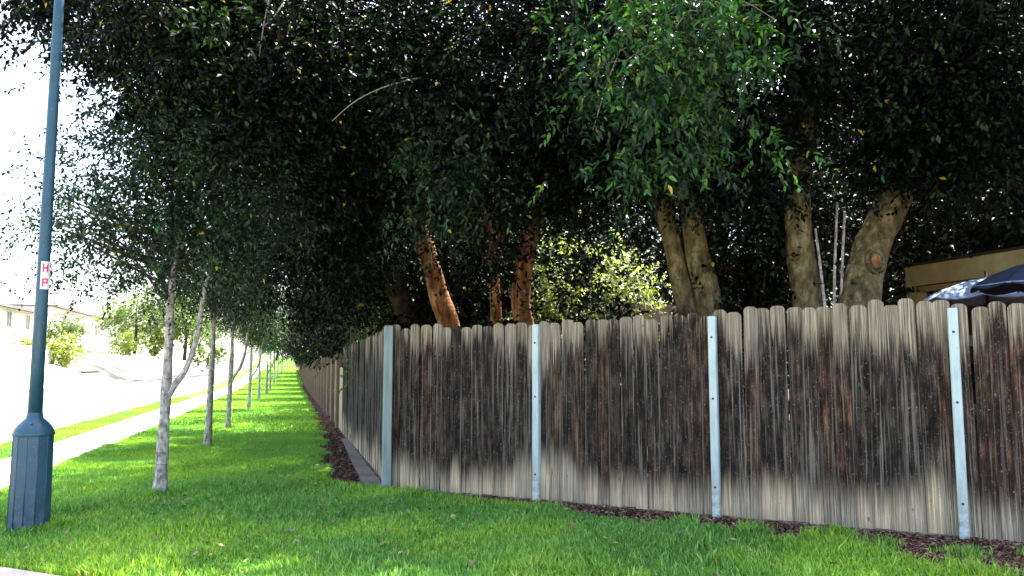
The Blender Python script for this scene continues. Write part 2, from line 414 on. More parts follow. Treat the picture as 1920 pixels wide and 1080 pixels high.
# lawn sheet from grid cells inside mask
xs = []
vs = []; fs = []; idx = {}
def vid(i, j, step, ox, oy):
    k = (i, j)
    if k not in idx: idx[k] = len(vs); p = U * (oy + j * step) + N * (ox + i * step); vs.append((p[0], p[1], .004))
    return idx[k]
step = .125
for i in range(int(4.35 / step)):
    for j in range(int(45 / step)):
        s_ = -1.2 + (i + .5) * step; t_ = 4.2 + (j + .5) * step; p = U * t_ + N * s_
        if s_ < 3.06 and in_lawn(p[0], p[1]): fs.append([vid(i, j, step, -1.2, 4.2), vid(i + 1, j, step, -1.2, 4.2), vid(i + 1, j + 1, step, -1.2, 4.2), vid(i, j + 1, step, -1.2, 4.2)])
V_ = list(vs)
for i in range(int(8.5 / step)):          # right-hand part
    for j in range(int(6 / step)):
        s_ = -9.6 + (i + .5) * step; t_ = 1.0 + (j + .5) * step * 1.4; p = U * t_ + N * s_
idx2 = {}
def vid2(i, j):
    if (i, j) not in idx2: idx2[(i, j)] = len(vs); vs.append((-1.6 + i * .1, 3.4 + j * .1, .0042))
    return idx2[(i, j)]
for i in range(60):
    for j in range(64):
        x_ = -1.6 + (i + .5) * .1; y_ = 3.4 + (j + .5) * .1
        t_, s_ = st(x_, y_)
        if s_ < -1.2 and in_lawn(x_, y_): fs.append([vid2(i, j), vid2(i + 1, j), vid2(i + 1, j + 1), vid2(i, j + 1)])
me = bpy.data.meshes.new('lawn'); me.from_pydata(vs, [], [f[::-1] for f in fs]); me.update()
lawn = link('lawn', me, M['lawn']); tag(lawn, kind='structure')
sheet('lawn', [-.8, 3.08], .002, M['lawn'], [48.9, 50, 55, 60, 65, 70, 75, 80, 85, 90, 95, 100, 110, 120, 130, 150])
# bottom left path
m = MB(); q = PN * -1.5
a, b = PA + PD * -2.6, PA + PD * 9
m.add([(a[0], a[1], -.05), (b[0], b[1], -.05), (b[0] + q[0], b[1] + q[1], -.05), (a[0] + q[0], a[1] + q[1], -.05),
       (a[0], a[1], .02), (b[0], b[1], .02), (b[0] + q[0], b[1] + q[1], .02), (a[0] + q[0], a[1] + q[1], .02)], [(4, 7, 6, 5), (0, 4, 5, 1), (2, 6, 7, 3), (1, 5, 6, 2), (3, 7, 4, 0)])
tag(m.build('footpath', M['path']), kind='structure')
# concrete edging slab along the left run
m = MB()
for t0, t1, w0, w1 in ((9.52, 11.0, .27, .25), (11.01, 12.6, .25, .22), (12.61, 14.4, .22, .18), (14.41, 16.2, .18, .14)):
    pts = []
    for zz in (-.05, .035):
        for tt, s_ in ((t0, -1.12), (t0, -1.16 + w0), (t1, -1.16 + w1), (t1, -1.12)):
            p = U * tt + N * s_; pts.append((p[0], p[1], zz))
    m.add(pts, [(0, 1, 2, 3), (7, 6, 5, 4), (0, 4, 5, 1), (1, 5, 6, 2), (2, 6, 7, 3), (3, 7, 4, 0)])
tag(m.build('edging_strip', M['strip']), kind='structure')

# ------------------------------------------------------------------ grass blades
rng = np.random.default_rng(11)
def lowf(x, y, sc, seed):
    r = np.random.default_rng(seed); v = 0
    for k in range(6):
        a = r.uniform(0, 6.28); f = sc * r.uniform(.6, 1.8); v = v + np.sin((x * math.cos(a) + y * math.sin(a)) * f + r.uniform(0, 6.28))
    return v / 6
def blades(x, y, L, wd, seg2, z0=0.0):
    n = len(x); h = L * rng.uniform(.55, 1.25, n) * (1 + .55 * lowf(x, y, 5.5, 3)) * (1 + .35 * lowf(x, y, 1.6, 5))
    h = np.clip(h, .012, None)
    th = rng.uniform(0, 2 * np.pi, n); lean = rng.uniform(.1, .75, n); ph = th + rng.uniform(-.6, .6, n)
    wx, wy = np.cos(th + np.pi / 2), np.sin(th + np.pi / 2)
    w_ = wd * rng.uniform(.6, 1.3, n) / 2
    B = np.stack([x, y, np.zeros(n) + z0], 1); Wv = np.stack([wx * w_, wy * w_, np.zeros(n)], 1)
    D = np.stack([np.cos(ph) * lean * h, np.sin(ph) * lean * h, h], 1)
    mid = B + D * np.array([.35, .35, .6]); tip = B + D * np.array([1, 1, .92])
    rn = np.clip(.5 + .22 * rng.standard_normal(n) + .16 * lowf(x, y, 2.2, 9), 0, .965); rn = np.where(rng.random(n) < .02, 1.0, rn)
    if seg2:
        V = np.stack([B - Wv, B + Wv, mid + Wv * .85, mid - Wv * .85, tip], 1).reshape(-1, 3)
        i = np.arange(n)[:, None] * 5
        F = np.concatenate([i + np.array([[0, 1, 2]]), i + np.array([[0, 2, 3]]), i + np.array([[3, 2, 4]])], 1).reshape(-1, 3)
        return V, F, np.repeat(rn, 3)
    V = np.stack([B - Wv, B + Wv, tip], 1).reshape(-1, 3); F = np.arange(n * 3).reshape(-1, 3)
    return V, F, rn
def scatter(n, smin, smax, tmin, tmax):
    s_ = rng.uniform(smin, smax, n); t_ = rng.uniform(tmin, tmax, n)
    return U[0] * t_ + N[0] * s_, U[1] * t_ + N[1] * s_
def view(x, y, margin=.72): return (np.abs(x) < y * margin + .4) & (y > 3.2)
parts = []
x = rng.uniform(-6, 5.5, 520000); y = rng.uniform(4.0, 9.9, 520000)
k = in_lawn(x, y) & view(x, y) & (y > 4.9); x, y = x[k], y[k]
dens = np.where(y < 7.5, 1., .8) * np.clip(1.15 + 1.6 * lowf(x, y, 3.3, 17) + .6 * lowf(x, y, 9, 18), .22, 1); k = rng.random(len(x)) < dens; x, y = x[k], y[k]
parts.append(blades(x, y, .075, .0085, True))
# coarse tufts and broad-leaved weeds standing out of the sward
tx_ = rng.uniform(-4.4, 3.4, 420); ty_ = rng.uniform(5.0, 9.6, 420); k = in_lawn(tx_, ty_); tx_, ty_ = tx_[k], ty_[k]
x = np.repeat(tx_, 26) + rng.normal(0, .035, len(tx_) * 26); y = np.repeat(ty_, 26) + rng.normal(0, .035, len(ty_) * 26)
parts.append(blades(x, y, .105, .012, True))
x, y = scatter(330000, -1.2, 3.12, 8.8, 18); k = in_lawn(x, y) & (y > 9.9); parts.append(blades(x[k], y[k], .06, .012, False))
def risev(x, y):
    t_, s_ = st(x, y); q = np.clip((t_ - 50) / 70, 0, 1); return 1.3 * q * q * (3 - 2 * q)
x, y = scatter(110000, -1.0, 3.12, 18, 62); k = in_lawn(x, y); parts.append(blades(x[k], y[k], .055, .03, False, risev(x[k], y[k])))
x, y = scatter(60000, -1.0, 3.12, 62, 148); parts.append(blades(x, y, .06, .07, False, risev(x, y)))
x, y = scatter(50000, 4.27, 5.12, 5, 40); parts.append(blades(x, y, .055, .02, False))
# overhanging blades at the pavement edge, around the lamp base, and weeds in the mulch on the right
x, y = scatter(9000, 3.02, 3.16, 5, 16); parts.append(blades(x, y, .075, .009, True))
a = rng.uniform(0, 6.28, 1500); r = rng.uniform(.17, .30, 1500); parts.append(blades(-4.21 + r * np.cos(a), 7.09 + r * np.sin(a), .11, .009, True))
for tx, ty in ((-3.96, 9.1), (-5.45, 14.4)):
    a = rng.uniform(0, 6.28, 600); r = rng.uniform(.05, .20, 600); parts.append(blades(tx + r * np.cos(a), ty + r * np.sin(a), .085, .009, True))
for cx, cy, rr, nn in ((2.7, 6.75, .16, 300), (3.45, 6.2, .16, 260), (3.95, 5.85, .15, 160), (3.2, 5.6, .22, 600), (1.55, 7.42, .10, 160), (3.98, 6.1, .13, 260), (4.1, 5.6, .12, 200), (2.1, 7.05, .12, 200), (3.0, 6.5, .10, 160)):
    x = rng.normal(cx, rr * .6, nn); y = rng.normal(cy, rr * .6, nn); parts.append(blades(x, y, .10, .010, True))
V = []; F = []; Q = []; b = 0
for v, f, q in parts: V.append(v); F.append(f + b); Q.append(q); b += len(v)
g = link('grass', mesh_np('grass', np.concatenate(V), np.concatenate(F), 3, np.concatenate(Q)), M['grass'])
tag(g, 'bright green uneven grass blades growing on the verge beside the board fence', 'grass', kind='stuff')

# mulch chips and dead leaves
def chips(n, xf, yf, size, seed):
    r = np.random.default_rng(seed); x, y = xf, yf; n = len(x)
    a = r.uniform(0, 6.28, n); L = size * r.uniform(.5, 1.8, n); W = L * r.uniform(.25, .6, n); tz = r.uniform(-.5, .5, n); z = r.uniform(.003, .022, n)
    c, s_ = np.cos(a), np.sin(a)
    P = np.stack([x, y, z], 1); A = np.stack([c * L / 2, s_ * L / 2, tz * L / 2], 1); B = np.stack([-s_ * W / 2, c * W / 2, r.uniform(-.3, .3, n) * W], 1)
    up = np.array([0, 0, .006])
    V = np.stack([P - A, P + B + up, P + A, P - B + up], 1).reshape(-1, 3); i = np.arange(n)[:, None] * 4
    F = np.concatenate([i + [[0, 3, 1]], i + [[1, 3, 2]]], 1).reshape(-1, 3)
    return V, F, np.repeat(r.random(n), 2)
t = NT('bark_chip'); a_ = t.n("ShaderNodeAttribute", attribute_name="rnd").outputs['Fac']
t.base(t.ramp(a_, [(0, (.035, .014, .010)), (.4, (.12, .055, .038)), (.75, (.24, .13, .095)), (.92, (.30, .20, .15)), (1, (.42, .34, .12))]), .9, .15); M['chip'] = t.m
xa = rng.uniform(-1.4, 5.6, 60000); ya = np.interp(xa, FC[:, 0], FC[:, 1]) - rng.uniform(0, 2.2, 60000)
k = ~in_lawn(xa, ya); xa, ya = xa[k], ya[k]
xb, yb = scatter(16000, -1.2, -.45, 9.5, 24); k = ~in_lawn(xb, yb); xb, yb = xb[k], yb[k]
xc = rng.uniform(.5, 4.2, 500); yc = fence_y(0) * 0 + np.interp(xc, FC[:, 0], FC[:, 1]) - rng.uniform(.1, 1.2, 500)
xd = rng.uniform(-4, 4, 900); yd = rng.uniform(5, 14, 900); k = in_lawn(xd, yd); xd, yd = xd[k], yd[k]
V, F, Q = chips(0, np.concatenate([xa, xb, xc]), np.concatenate([ya, yb, yc]), .035, 5)
V2, F2, Q2 = chips(0, xd, yd, .05, 6); V2[:, 2] += .045; Q2 = .75 + .25 * Q2
V = np.concatenate([V, V2]); F = np.concatenate([F, F2 + len(V) - len(V2)]); Q = np.concatenate([Q, Q2])
V[:, 2] += .004
tag(link('mulch', mesh_np('mulch', V, F, 3, Q), M['chip']), 'reddish brown bark chips and fallen leaves scattered along the foot of the fence', 'mulch', kind='stuff')

# ------------------------------------------------------------------ the fences
def picket_mesh(wd, h, th, kind):
    # dog-eared / rounded board, front at -y
    prof = [(-wd / 2, 0), (wd / 2, 0), (wd / 2, h - .035)]
    if kind == 0: top = [(wd * .44, h - .016), (wd * .30, h - .003), (0, h), (-wd * .30, h - .003), (-wd * .44, h - .016)]
    elif kind == 1: top = [(wd * .36, h - .010), (wd * .2, h), (-wd * .22, h), (-wd * .40, h - .014)]
    else: top = [(wd * .42, h - .022), (wd * .25, h - .004), (-wd * .1, h - .001), (-wd * .34, h - .008), (-wd * .46, h - .024)]
    prof += top + [(-wd / 2, h - .037)]
    n = len(prof); bow = .0035 if kind != 1 else -.003
    vs = [(x, -th / 2 + abs(x) / wd * bow, z) for x, z in prof] + [(x, th / 2, z) for x, z in prof]
    fs = [tuple(range(n)), tuple(range(2 * n - 1, n - 1, -1))] + [(i, i + n, (i + 1) % n + n, (i + 1) % n) for i in range(n)]
    m = MB(); m.add(vs, fs); return m.mesh('picket')
def make_fence(label, group_pts, hts, mat, postmat, posts, first_post=True, pitch=.136):
    """group_pts: polyline of post positions"""
    root = empty('board_fence', (group_pts[0][0], group_pts[0][1], 0)); tag(root, label, 'fence')
    ox, oy = group_pts[0]
    meshes = {}
    nails = MB(); rr = random.Random(len(label))
    for i in range(len(group_pts) - 1):
        a = np.array(group_pts[i]); b = np.array(group_pts[i + 1]); L = np.linalg.norm(b - a); d = (b - a) / L; ang = math.atan2(d[1], d[0])
        nrm = np.array([d[1], -d[0]])           # towards the lawn
        if mat is M['picket_side']: nrm = -nrm if np.dot(nrm, N) < 0 else nrm
        n = int(round((L - .02) / pitch)); h0, h1 = hts[i]
        for k in range(n):
            u = (k + .5) * (L / n); p = a + d * u
            kind = rr.randrange(3); wd = round((L / n + .006) - rr.choice([0, .003, .006, .012]) - (.010 if k % 2 == 0 else -.004), 4)
            hh = h0 + (h1 - h0) * k / max(n - 1, 1)
            hq = round(hh + rr.uniform(-.018, .018) + (-.006 if k % 2 else .008) - .03, 2)
            key = (wd, hq, kind)
            if key not in meshes: meshes[key] = picket_mesh(wd, hq, .016, kind); meshes[key].materials.append(mat)
            off = rr.uniform(-.003, .006) + (.014 if k % 2 == 0 else 0)
            q = p - np.array([ox, oy]) + nrm * off
            o = link('picket', meshes[key], None, root, (q[0], q[1], .03 + rr.uniform(-.006, .008)), (rr.uniform(-.008, .008), rr.uniform(-.010, .010), (ang if np.dot(nrm, (math.sin(ang), -math.cos(ang))) > 0 else ang + math.pi) + rr.uniform(-.03, .03)))
            for zz in (.42, 1.08):
                for e in (-.03, .032):
                    if rr.random() < .5:
                        c = q + d * (e + rr.uniform(-.006, .006)) + nrm * .0085; z_ = zz + rr.uniform(-.02, .02)
                        rad = rr.uniform(.003, .006); pts = []
                        for j in range(6):
                            th = j * math.pi / 3; v = c + d * math.cos(th) * rad; pts.append((v[0], v[1], z_ + math.sin(th) * rad))
                        top = [(x_ + nrm[0] * .004, y_ + nrm[1] * .004, zc) for x_, y_, zc in pts]
                        nails.add(pts + top, [tuple(range(6, 12)), tuple(range(11, 5, -1))[0:0] or (5, 4, 3, 2, 1, 0)] + [(j, (j + 1) % 6, (j + 1) % 6 + 6, j + 6) for j in range(6)])
        # rails behind
        for zz in (.42, 1.08, 1.66):
            c = (a + b) / 2 - np.array([ox, oy]) - nrm * .035
            m = MB(); m.box((0, 0, 0), (L - .1, .04, .09)); m.build('rail', M['rail'], root, (c[0], c[1], zz), (0, 0, ang))
        # kick board (two lengths butted)
        for e0, e1, tilt in ((0.05, .47, .006), (.475, .97, -.008)):
            u = (e0 + e1) / 2 * L; c = a + d * u - np.array([ox, oy]) + nrm * .024
            m = MB(); m.box((0, 0, 0), ((e1 - e0) * L, .022, .07)); m.build('kick_board', M['kick'], root, (c[0], c[1], -.004), (.12 * 0, tilt, ang))
    for (px, py), zt, wd in posts:
        m = MB(); m.add(*post_geo(wd, zt))
        a = np.array(group_pts[0]); b = np.array(group_pts[-1]); ang = math.atan2(b[1] - a[1], b[0] - a[0])
        d = (b - a) / np.linalg.norm(b - a); nrm = np.array([d[1], -d[0]])
        if np.dot(nrm, (0, -1)) < 0 and mat is not M['picket_side']: nrm = -nrm
        po = m.build('post', postmat, root, (px - ox, py - oy, 0), (0, 0, ang))
        for zz in (.30, 1.12, 1.70):
            bm = MB(); bm.lathe([(.011, 0), (.011, .004), (.006, .008)], n=8, smooth=False)
            bm.build('bolt', M['metal'], po, (0, -wd / 2 - .001, zz * zt / 1.9), (R(90), 0, 0))
    tag(nails.build('nail', M['nail'], root), kind='stuff')
    return root
def post_geo(wd, h):
    b = .008; hw = wd / 2; ring = [(-hw + b, -hw), (hw - b, -hw), (hw, -hw + b), (hw, hw - b), (hw - b, hw), (-hw + b, hw), (-hw, hw - b), (-hw, -hw + b)]
    vs = [(x, y, -.1) for x, y in ring] + [(x, y, h - .01) for x, y in ring] + [(x * .88, y * .88, h) for x, y in ring]
    fs = [tuple(range(16, 24)), tuple(range(7, -1, -1))]
    for r_ in (0, 8):
        fs += [(r_ + i, r_ + (i + 1) % 8, r_ + (i + 1) % 8 + 8, r_ + i + 8) for i in range(8)]
    return vs, fs
M['rail'] = wood_simple('fence_rail', (.05, .035, .025), (.14, .10, .075), (2, 30, 30))
d0 = (FC[3] - FC[0]); d0 = d0 / np.linalg.norm(d0); n0 = np.array([d0[1], -d0[0]])
po = [(tuple(FC[1] + n0 * .055 + d0 * 0), 1.90, .074), (tuple(FC[2] + n0 * .055), 1.93, .074), (tuple(FC[3] + n0 * .055), 1.94, .077), (tuple(FC[4] + n0 * .055), 1.94, .085)]
front = make_fence('long weathered dark brown board fence running across to the right edge behind the lawn',
           [tuple(p) for p in FC], [(1.925, 1.91), (1.935, 1.95), (1.99, 2.02), (1.97, 1.96)], M['picket'], M['post'], po)
side_pts = [tuple(FC[0] + np.array([-.03, .06])), (-2.0, 11.6), (-2.57, 13.6), (-3.14, 15.6), (-3.71, 17.62)]
make_fence('bluish grey board fence run turning back from the corner post down the verge', side_pts,
           [(1.92, 1.90), (1.90, 1.88), (1.88, 1.86), (1.86, 1.85)], M['picket_side'], M['corner_post'], [((-1.475, 9.50), 1.93, .10)], pitch=.150)
# far fence continuing along the street
root = empty('far_fence', (-3.72, 17.7, 0)); tag(root, 'faded pinkish board fence with tan panel beyond the grey run, under overhanging leaves', 'fence')
def loc_st(s_, t_): p = U * t_ + N * s_; return p[0] + 3.72, p[1] - 17.7
angU = math.atan2(U[1], U[0])
x_, y_ = loc_st(-1.15, 18.55); m = MB(); m.box((0, 0, .72), (1.2, .03, 1.42)); m.build('tan_panel', M['tan_panel'], root, (x_, y_, 0), (0, 0, angU))
for i in range(33):
    x_, y_ = loc_st(-1.12, 19.3 + i * 2.4); m = MB(); m.add(*post_geo(.12, 1.75)); m.build('post', M['far_boards'], root, (x_, y_, hgt(-1.1, 19.3 + i * 2.4)), (0, 0, angU))
m = MB(); rr = random.Random(4)
for i in range(480):
    x_, y_ = loc_st(-1.16 + rr.uniform(-.01, .01), 19.25 + i * .17); m.box((x_, y_, .82 + hgt(-1.16, 19.25 + i * .17)), (.158, (.018), 1.60 + rr.uniform(-.03, .03)), angU)
tag(m.build('board', M['far_boards'], root), kind='stuff')

# ------------------------------------------------------------------ lamp post
LP = empty('street_lamp', (-4.21, 7.09, 0)); tag(LP, 'dark blue green lamp post with a wide fluted base and a red and white decal', 'lamp post')
m = MB()
n = 12
def ngon(r, z, tw=0): return [(r * math.cos(2 * math.pi * (k + .5) / n + tw), r * math.sin(2 * math.pi * (k + .5) / n + tw), z) for k in range(n)]
rings = [ngon(.172, -.05), ngon(.172, .03), ngon(.165, .05), ngon(.158, .83), ngon(.158, .845)]
vs = sum(rings, []); fs = []
for i in range(len(rings) - 1): fs += [(i * n + k, i * n + (k + 1) % n, (i + 1) * n + (k + 1) % n, (i + 1) * n + k) for k in range(n)]
fs.append(tuple((len(rings) - 1) * n + k for k in range(n)))
m.add(vs, fs)
m.build('base', M['lamp'], LP)
m = MB()                          # raised ribs between the flutes
for k in range(n):
    th = 2 * math.pi * (k + .5) / n
    m.tube([(.165 * math.cos(th), .165 * math.sin(th), .05), (.158 * math.cos(th), .158 * math.sin(th), .835)], [.005, .004], n=6, res=1)
m.build('fluting', M['lamp'], LP)
MB().lathe([(.156, .838), (.164, .842), (.166, .858), (.161, .868), (.152, .895), (.128, .93), (.095, .965), (.068, .99), (.062, 1.02), (.060, 1.04)], n=28).build('collar', M['lamp'], LP)
MB().lathe([(.057, 1.0), (.052, 2.0), (.047, 3.2), (.042, 4.6), (.036, 6.2)], n=24).build('pole', M['lamp'], LP)
MB().lathe([(.036, 6.2), (.08, 6.24), (.09, 6.3), (.05, 6.34), (.17, 6.42), (.22, 6.8), (.2, 6.84), (.08, 6.98), (.02, 7.08)], n=16).build('lantern', M['lamp'], LP)
m = MB()
for k in range(3):
    th = -1.2 + k * 1.1; m.lathe([(.008, 0), (.008, .006)], (.12 * math.cos(th), .12 * math.sin(th), .945), 6)
m.build('screw', M['metal'], LP)
def curved(mb, a0, a1, z0, z1, r, th=.0015, n=8):
    vs = []
    for rad in (r, r + th):
        for k in range(n + 1):
            a = a0 + (a1 - a0) * k / n
            for z in (z0, z1): vs.append((rad * math.cos(a), rad * math.sin(a), z))
    q = 2 * (n + 1); fs = []
    for k in range(n): fs += [(2 * k, 2 * k + 1, 2 * k + 3, 2 * k + 2), (q + 2 * k, q + 2 * k + 2, q + 2 * k + 3, q + 2 * k + 1), (2 * k, 2 * k + 2, q + 2 * k + 2, q + 2 * k), (2 * k + 1, q + 2 * k + 1, q + 2 * k + 3, 2 * k + 3)]
    fs += [(0, q, q + 1, 1), (2 * n, 2 * n + 1, q + 2 * n + 1, q + 2 * n)]
    mb.add(vs, fs)
# the side of the pole that faces the camera is at this angle
fa = math.atan2(-7.09, 4.21)
m = MB(); curved(m, fa - .38, fa + 1.45, 2.13, 2.38, .0535); sg = m.build('decal', M['decal'], LP)
def letter(bars, a0, z0, wa, hz):
    m = MB()
    for x0, x1, y0, y1 in bars: curved(m, a0 + wa * x0, a0 + wa * x1, z0 + hz * y0, z0 + hz * y1, .0552, .0012, 4)
    m.build('letter', M['red'], sg)
letter([(0, .27, 0, 1), (.73, 1, 0, 1), (.272, .728, .4, .6)], fa - .12, 2.283, .85, .075)
letter([(0, .27, 0, 1), (.272, 1, .82, 1), (.272, 1, .38, .56), (.74, 1, .562, .818)], fa - .12, 2.152, .85, .075)

# ------------------------------------------------------------------ foliage
def unit(a): return a / np.maximum(np.linalg.norm(a, axis=-1, keepdims=True), 1e-6)
def leaves(blobs, L, W, per=11, spray=.38, droop=.35, seed=1, detail=False, clump=.30, perclump=14, tone=0.):
    """blobs: (cx,cy,cz,rx,ry,rz,nleaves[,shell]) -> leaf-sized folded faces set on twigs, gathered in clumps"""
    r = np.random.default_rng(seed); VV = []; FF = []; RR = []; base = 0
    for bl in blobs:
        cx, cy, cz, rx, ry, rz, nl = bl[:7]; shell = bl[7] if len(bl) > 7 else 2.0
        ns = max(int(nl / per), 1); nc = max(int(ns / perclump), 3)
        d = unit(r.standard_normal((nc, 3))); lump = 1 + .30 * np.sin(d[:, 0] * 5 + seed) * np.sin(d[:, 1] * 6 + cx) + .15 * np.sin(d[:, 2] * 9 + cy)
        rad = r.random(nc) ** (1 / (shell + 1)) * lump
        C = d * rad[:, None]
        ci = r.integers(0, nc, ns); ctone = r.normal(0, .13, nc)
        cs = clump * r.uniform(.6, 1.4, nc)
        P = C[ci] * [rx, ry, rz] + r.standard_normal((ns, 3)) * cs[ci][:, None] * [1, 1, .8] + [cx, cy, cz]
        out = unit((P - [cx, cy, cz]) / [rx, ry, rz])
        D = unit(out * .7 + r.standard_normal((ns, 3)) * .65 + [0, 0, -droop])
        tt = (np.arange(per) + .5) / per
        sl_ = spray * r.uniform(.6, 1.3, ns)
        B = P[:, None, :] + D[:, None, :] * (tt[None, :, None] * sl_[:, None, None]) + np.array([0, 0, -1.]) * (tt[None, :, None] ** 2 * .25 * sl_[:, None, None] * droop)
        side = unit(np.cross(D, r.standard_normal((ns, 3))))[:, None, :] * np.where(np.arange(per) % 2, 1, -1)[None, :, None]
        LD = unit(D[:, None, :] * .65 + side * .85 + r.standard_normal((ns, per, 3)) * .35 + [0, 0, -.30]).reshape(-1, 3)
        B = B.reshape(-1, 3); n = len(B)
        nn = r.standard_normal((n, 3)) * .55 + [0, 0, 1.0]
        w_ = unit(np.cross(LD, nn)); nrm = unit(np.cross(w_, LD))
        ln = L * r.uniform(.65, 1.25, n)[:, None]; wd = W * r.uniform(.8, 1.2, n)[:, None]
        fold = nrm * wd * .22
        rn = np.clip(.42 + .24 * r.standard_normal(n) + np.repeat(ctone[ci], per) + tone, 0, .93); rn = np.where(r.random(n) < .0035, 1., rn)
        if detail:
            V = np.stack([B, B + LD * ln * .3 + w_ * wd * .5 + fold, B + LD * ln * .68 + w_ * wd * .36 + fold * .6 - nrm * ln * .03, B + LD * ln - nrm * ln * .12,
                          B + LD * ln * .68 - w_ * wd * .36 + fold * .6 - nrm * ln * .03, B + LD * ln * .3 - w_ * wd * .5 + fold], 1).reshape(-1, 3)
            i = np.arange(n)[:, None] * 6
            F = np.concatenate([i + [[0, 1, 2]], i + [[0, 2, 3]], i + [[0, 3, 4]], i + [[0, 4, 5]]], 1).reshape(-1, 3); rn = np.repeat(rn, 4)
        else:
            V = np.stack([B, B + LD * ln * .45 + w_ * wd * .5 + fold, B + LD * ln, B + LD * ln * .45 - w_ * wd * .5 + fold], 1).reshape(-1, 3)
            i = np.arange(n)[:, None] * 4
            F = np.concatenate([i + [[0, 1, 2]], i + [[0, 2, 3]]], 1).reshape(-1, 3); rn = np.repeat(rn, 2)
        VV.append(V); FF.append(F + base); RR.append(rn); base += len(V)
    return np.concatenate(VV), np.concatenate(FF), np.concatenate(RR)
def crown(name, blobs, mat, parent, origin=(0, 0, 0), **kw):
    V, F, Q = leaves(blobs, **kw); V = V - np.array(origin)
    return link(name, mesh_np(name, V, F, 3, Q), mat, parent)
def limbs(mb, start, r0, blobs, seed, k=5, twig=True):
    rr = random.Random(seed)
    for bl in blobs:
        c = Vector(bl[:3]); s_ = Vector(start)
        mid = s_.lerp(c, .5) + Vector((rr.uniform(-.3, .3), rr.uniform(-.3, .3), rr.uniform(-.1, .4)))
        mb.tube([s_, mid, c], [r0, r0 * .6, r0 * .3], n=8, res=4, rough=.15, seed=seed)
        for j in range(k):
            d = Vector((rr.gauss(0, 1), rr.gauss(0, 1), rr.gauss(0.2, .8))).normalized()
            e = c + Vector((d.x * bl[3], d.y * bl[4], d.z * bl[5])) * .85
            m2 = c.lerp(e, .5) + Vector((rr.uniform(-.15, .15), rr.uniform(-.15, .15), rr.uniform(-.1, .25)))
            mb.tube([mid.lerp(c, rr.uniform(.3, 1)), m2, e], [r0 * .32, r0 * .18, .008], n=5, res=3, seed=seed)

# --- big trees behind the fence
def big_tree(label, base, stems, stem_mat, blobs, leafkw, seed, mat=None, limb_mat=None, group=None, limb_r=.10, names='ficus_tree'):
    root = empty(names, (base[0], base[1], 0)); tag(root, label, 'tree', group)
    ox, oy = base
    for pts, rad in stems:
        m = MB(); m.tube([(p[0] - ox, p[1] - oy, p[2]) for p in pts], rad, n=16, res=6, rough=.16, seed=seed); m.build('trunk', stem_mat, root)
    m = MB(); top = stems[0][0][-2]
    limbs(m, (top[0] - ox, top[1] - oy, top[2]), limb_r, [(b[0] - ox, b[1] - oy, b[2]) + tuple(b[3:]) for b in blobs], seed)
    m.build('branch', limb_mat or M['bark_dark'], root)
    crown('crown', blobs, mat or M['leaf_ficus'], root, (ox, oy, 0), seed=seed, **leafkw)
    return root
KW = dict(L=.085, W=.040, per=11, spray=.36, droop=.5, clump=.20, perclump=14)
A = big_tree('massive pale trunked tree with a cut knot, leaning right by the patio roof', (3.65, 8.95),
    [([(3.62, 8.85, 0), (3.77, 8.8, 1.5), (4.0, 8.9, 2.57), (4.32, 9.0, 3.2), (4.68, 9.1, 3.91), (5.36, 9.3, 5.15), (5.94, 9.5, 6.6)], [.34, .25, .195, .185, .175, .16, .13]),
     ([(3.56, 9.0, 0), (3.46, 9.0, 1.5), (3.38, 9.1, 2.34), (3.32, 9.1, 3.03), (3.34, 9.1, 3.66), (3.47, 9.2, 4.85), (3.36, 9.2, 6.6)], [.30, .21, .165, .15, .145, .14, .10])],
    M['bark_tan'],
    [(3.3, 8.6, 5.2, 1.8, 1.4, 1.45, 24000), (5.4, 8.3, 5.0, 1.6, 1.5, 1.6, 24000), (4.3, 9.6, 7.0, 2.8, 2.4, 1.6, 20000), (6.6, 8.8, 4.6, 1.3, 1.4, 1.2, 13000), (4.75, 8.2, 4.15, .7, .5, .55, 5500), (4.35, 8.25, 3.95, .5, .4, .4, 3200), (5.1, 11.6, 4.6, 2.2, 1.0, 1.4, 11000), (3.4, 5.6, 7.2, 2.2, 1.8, 1.0, 4500), (2.9, 10.4, 4.0, 1.2, 1.0, 1.4, 9000)],  # includes a high blob out of view, added to shade the foreground lawn
    KW, 21)
# aerial roots, knot ring on the leaning trunk
m = MB()
for pts in ([(3.64, 8.86, 1.2), (3.60, 8.86, 2.08), (3.70, 8.9, 3.3)], [(3.68, 8.85, 1.2), (3.68, 8.86, 2.1), (3.78, 8.9, 3.2)], [(3.53, 8.84, 1.2), (3.50, 8.86, 2.1), (3.44, 8.9, 3.0)]):
    m.tube([(p[0] - 3.65, p[1] - 8.95, p[2]) for p in pts], [.022, .018, .014], n=6, res=4)
m.build('aerial_root', M['bark_street'], A)
m = MB()
kc = Vector((4.01 - 3.65, 8.90 - 8.95 - .205, 2.60)); kn = Vector((-.05, -.97, .20)).normalized()
kx = kn.cross(Vector((0, 0, 1))).normalized(); ky = kx.cross(kn)
for rad, tr in ((.105, .026), (.068, .015)):
    pts = [kc + kx * rad * .85 * math.cos(a) + ky * rad * 1.2 * math.sin(a) for a in [i * math.pi / 7 for i in range(15)]]
    m.tube(pts, [tr] * 15, n=7, res=2, cap=False)
m.build('knot', M['bark_tan'], A)
m = MB()
vs = [kc + kn * .012] + [kc + kx * .055 * math.cos(a) + ky * .08 * math.sin(a) + kn * .004 for a in [i * math.pi / 6 for i in range(12)]]
m.add(vs, [(0, 1 + i, 1 + (i + 1) % 12) for i in range(12)]); m.build('knot_wood', M['bark_orange'], A)
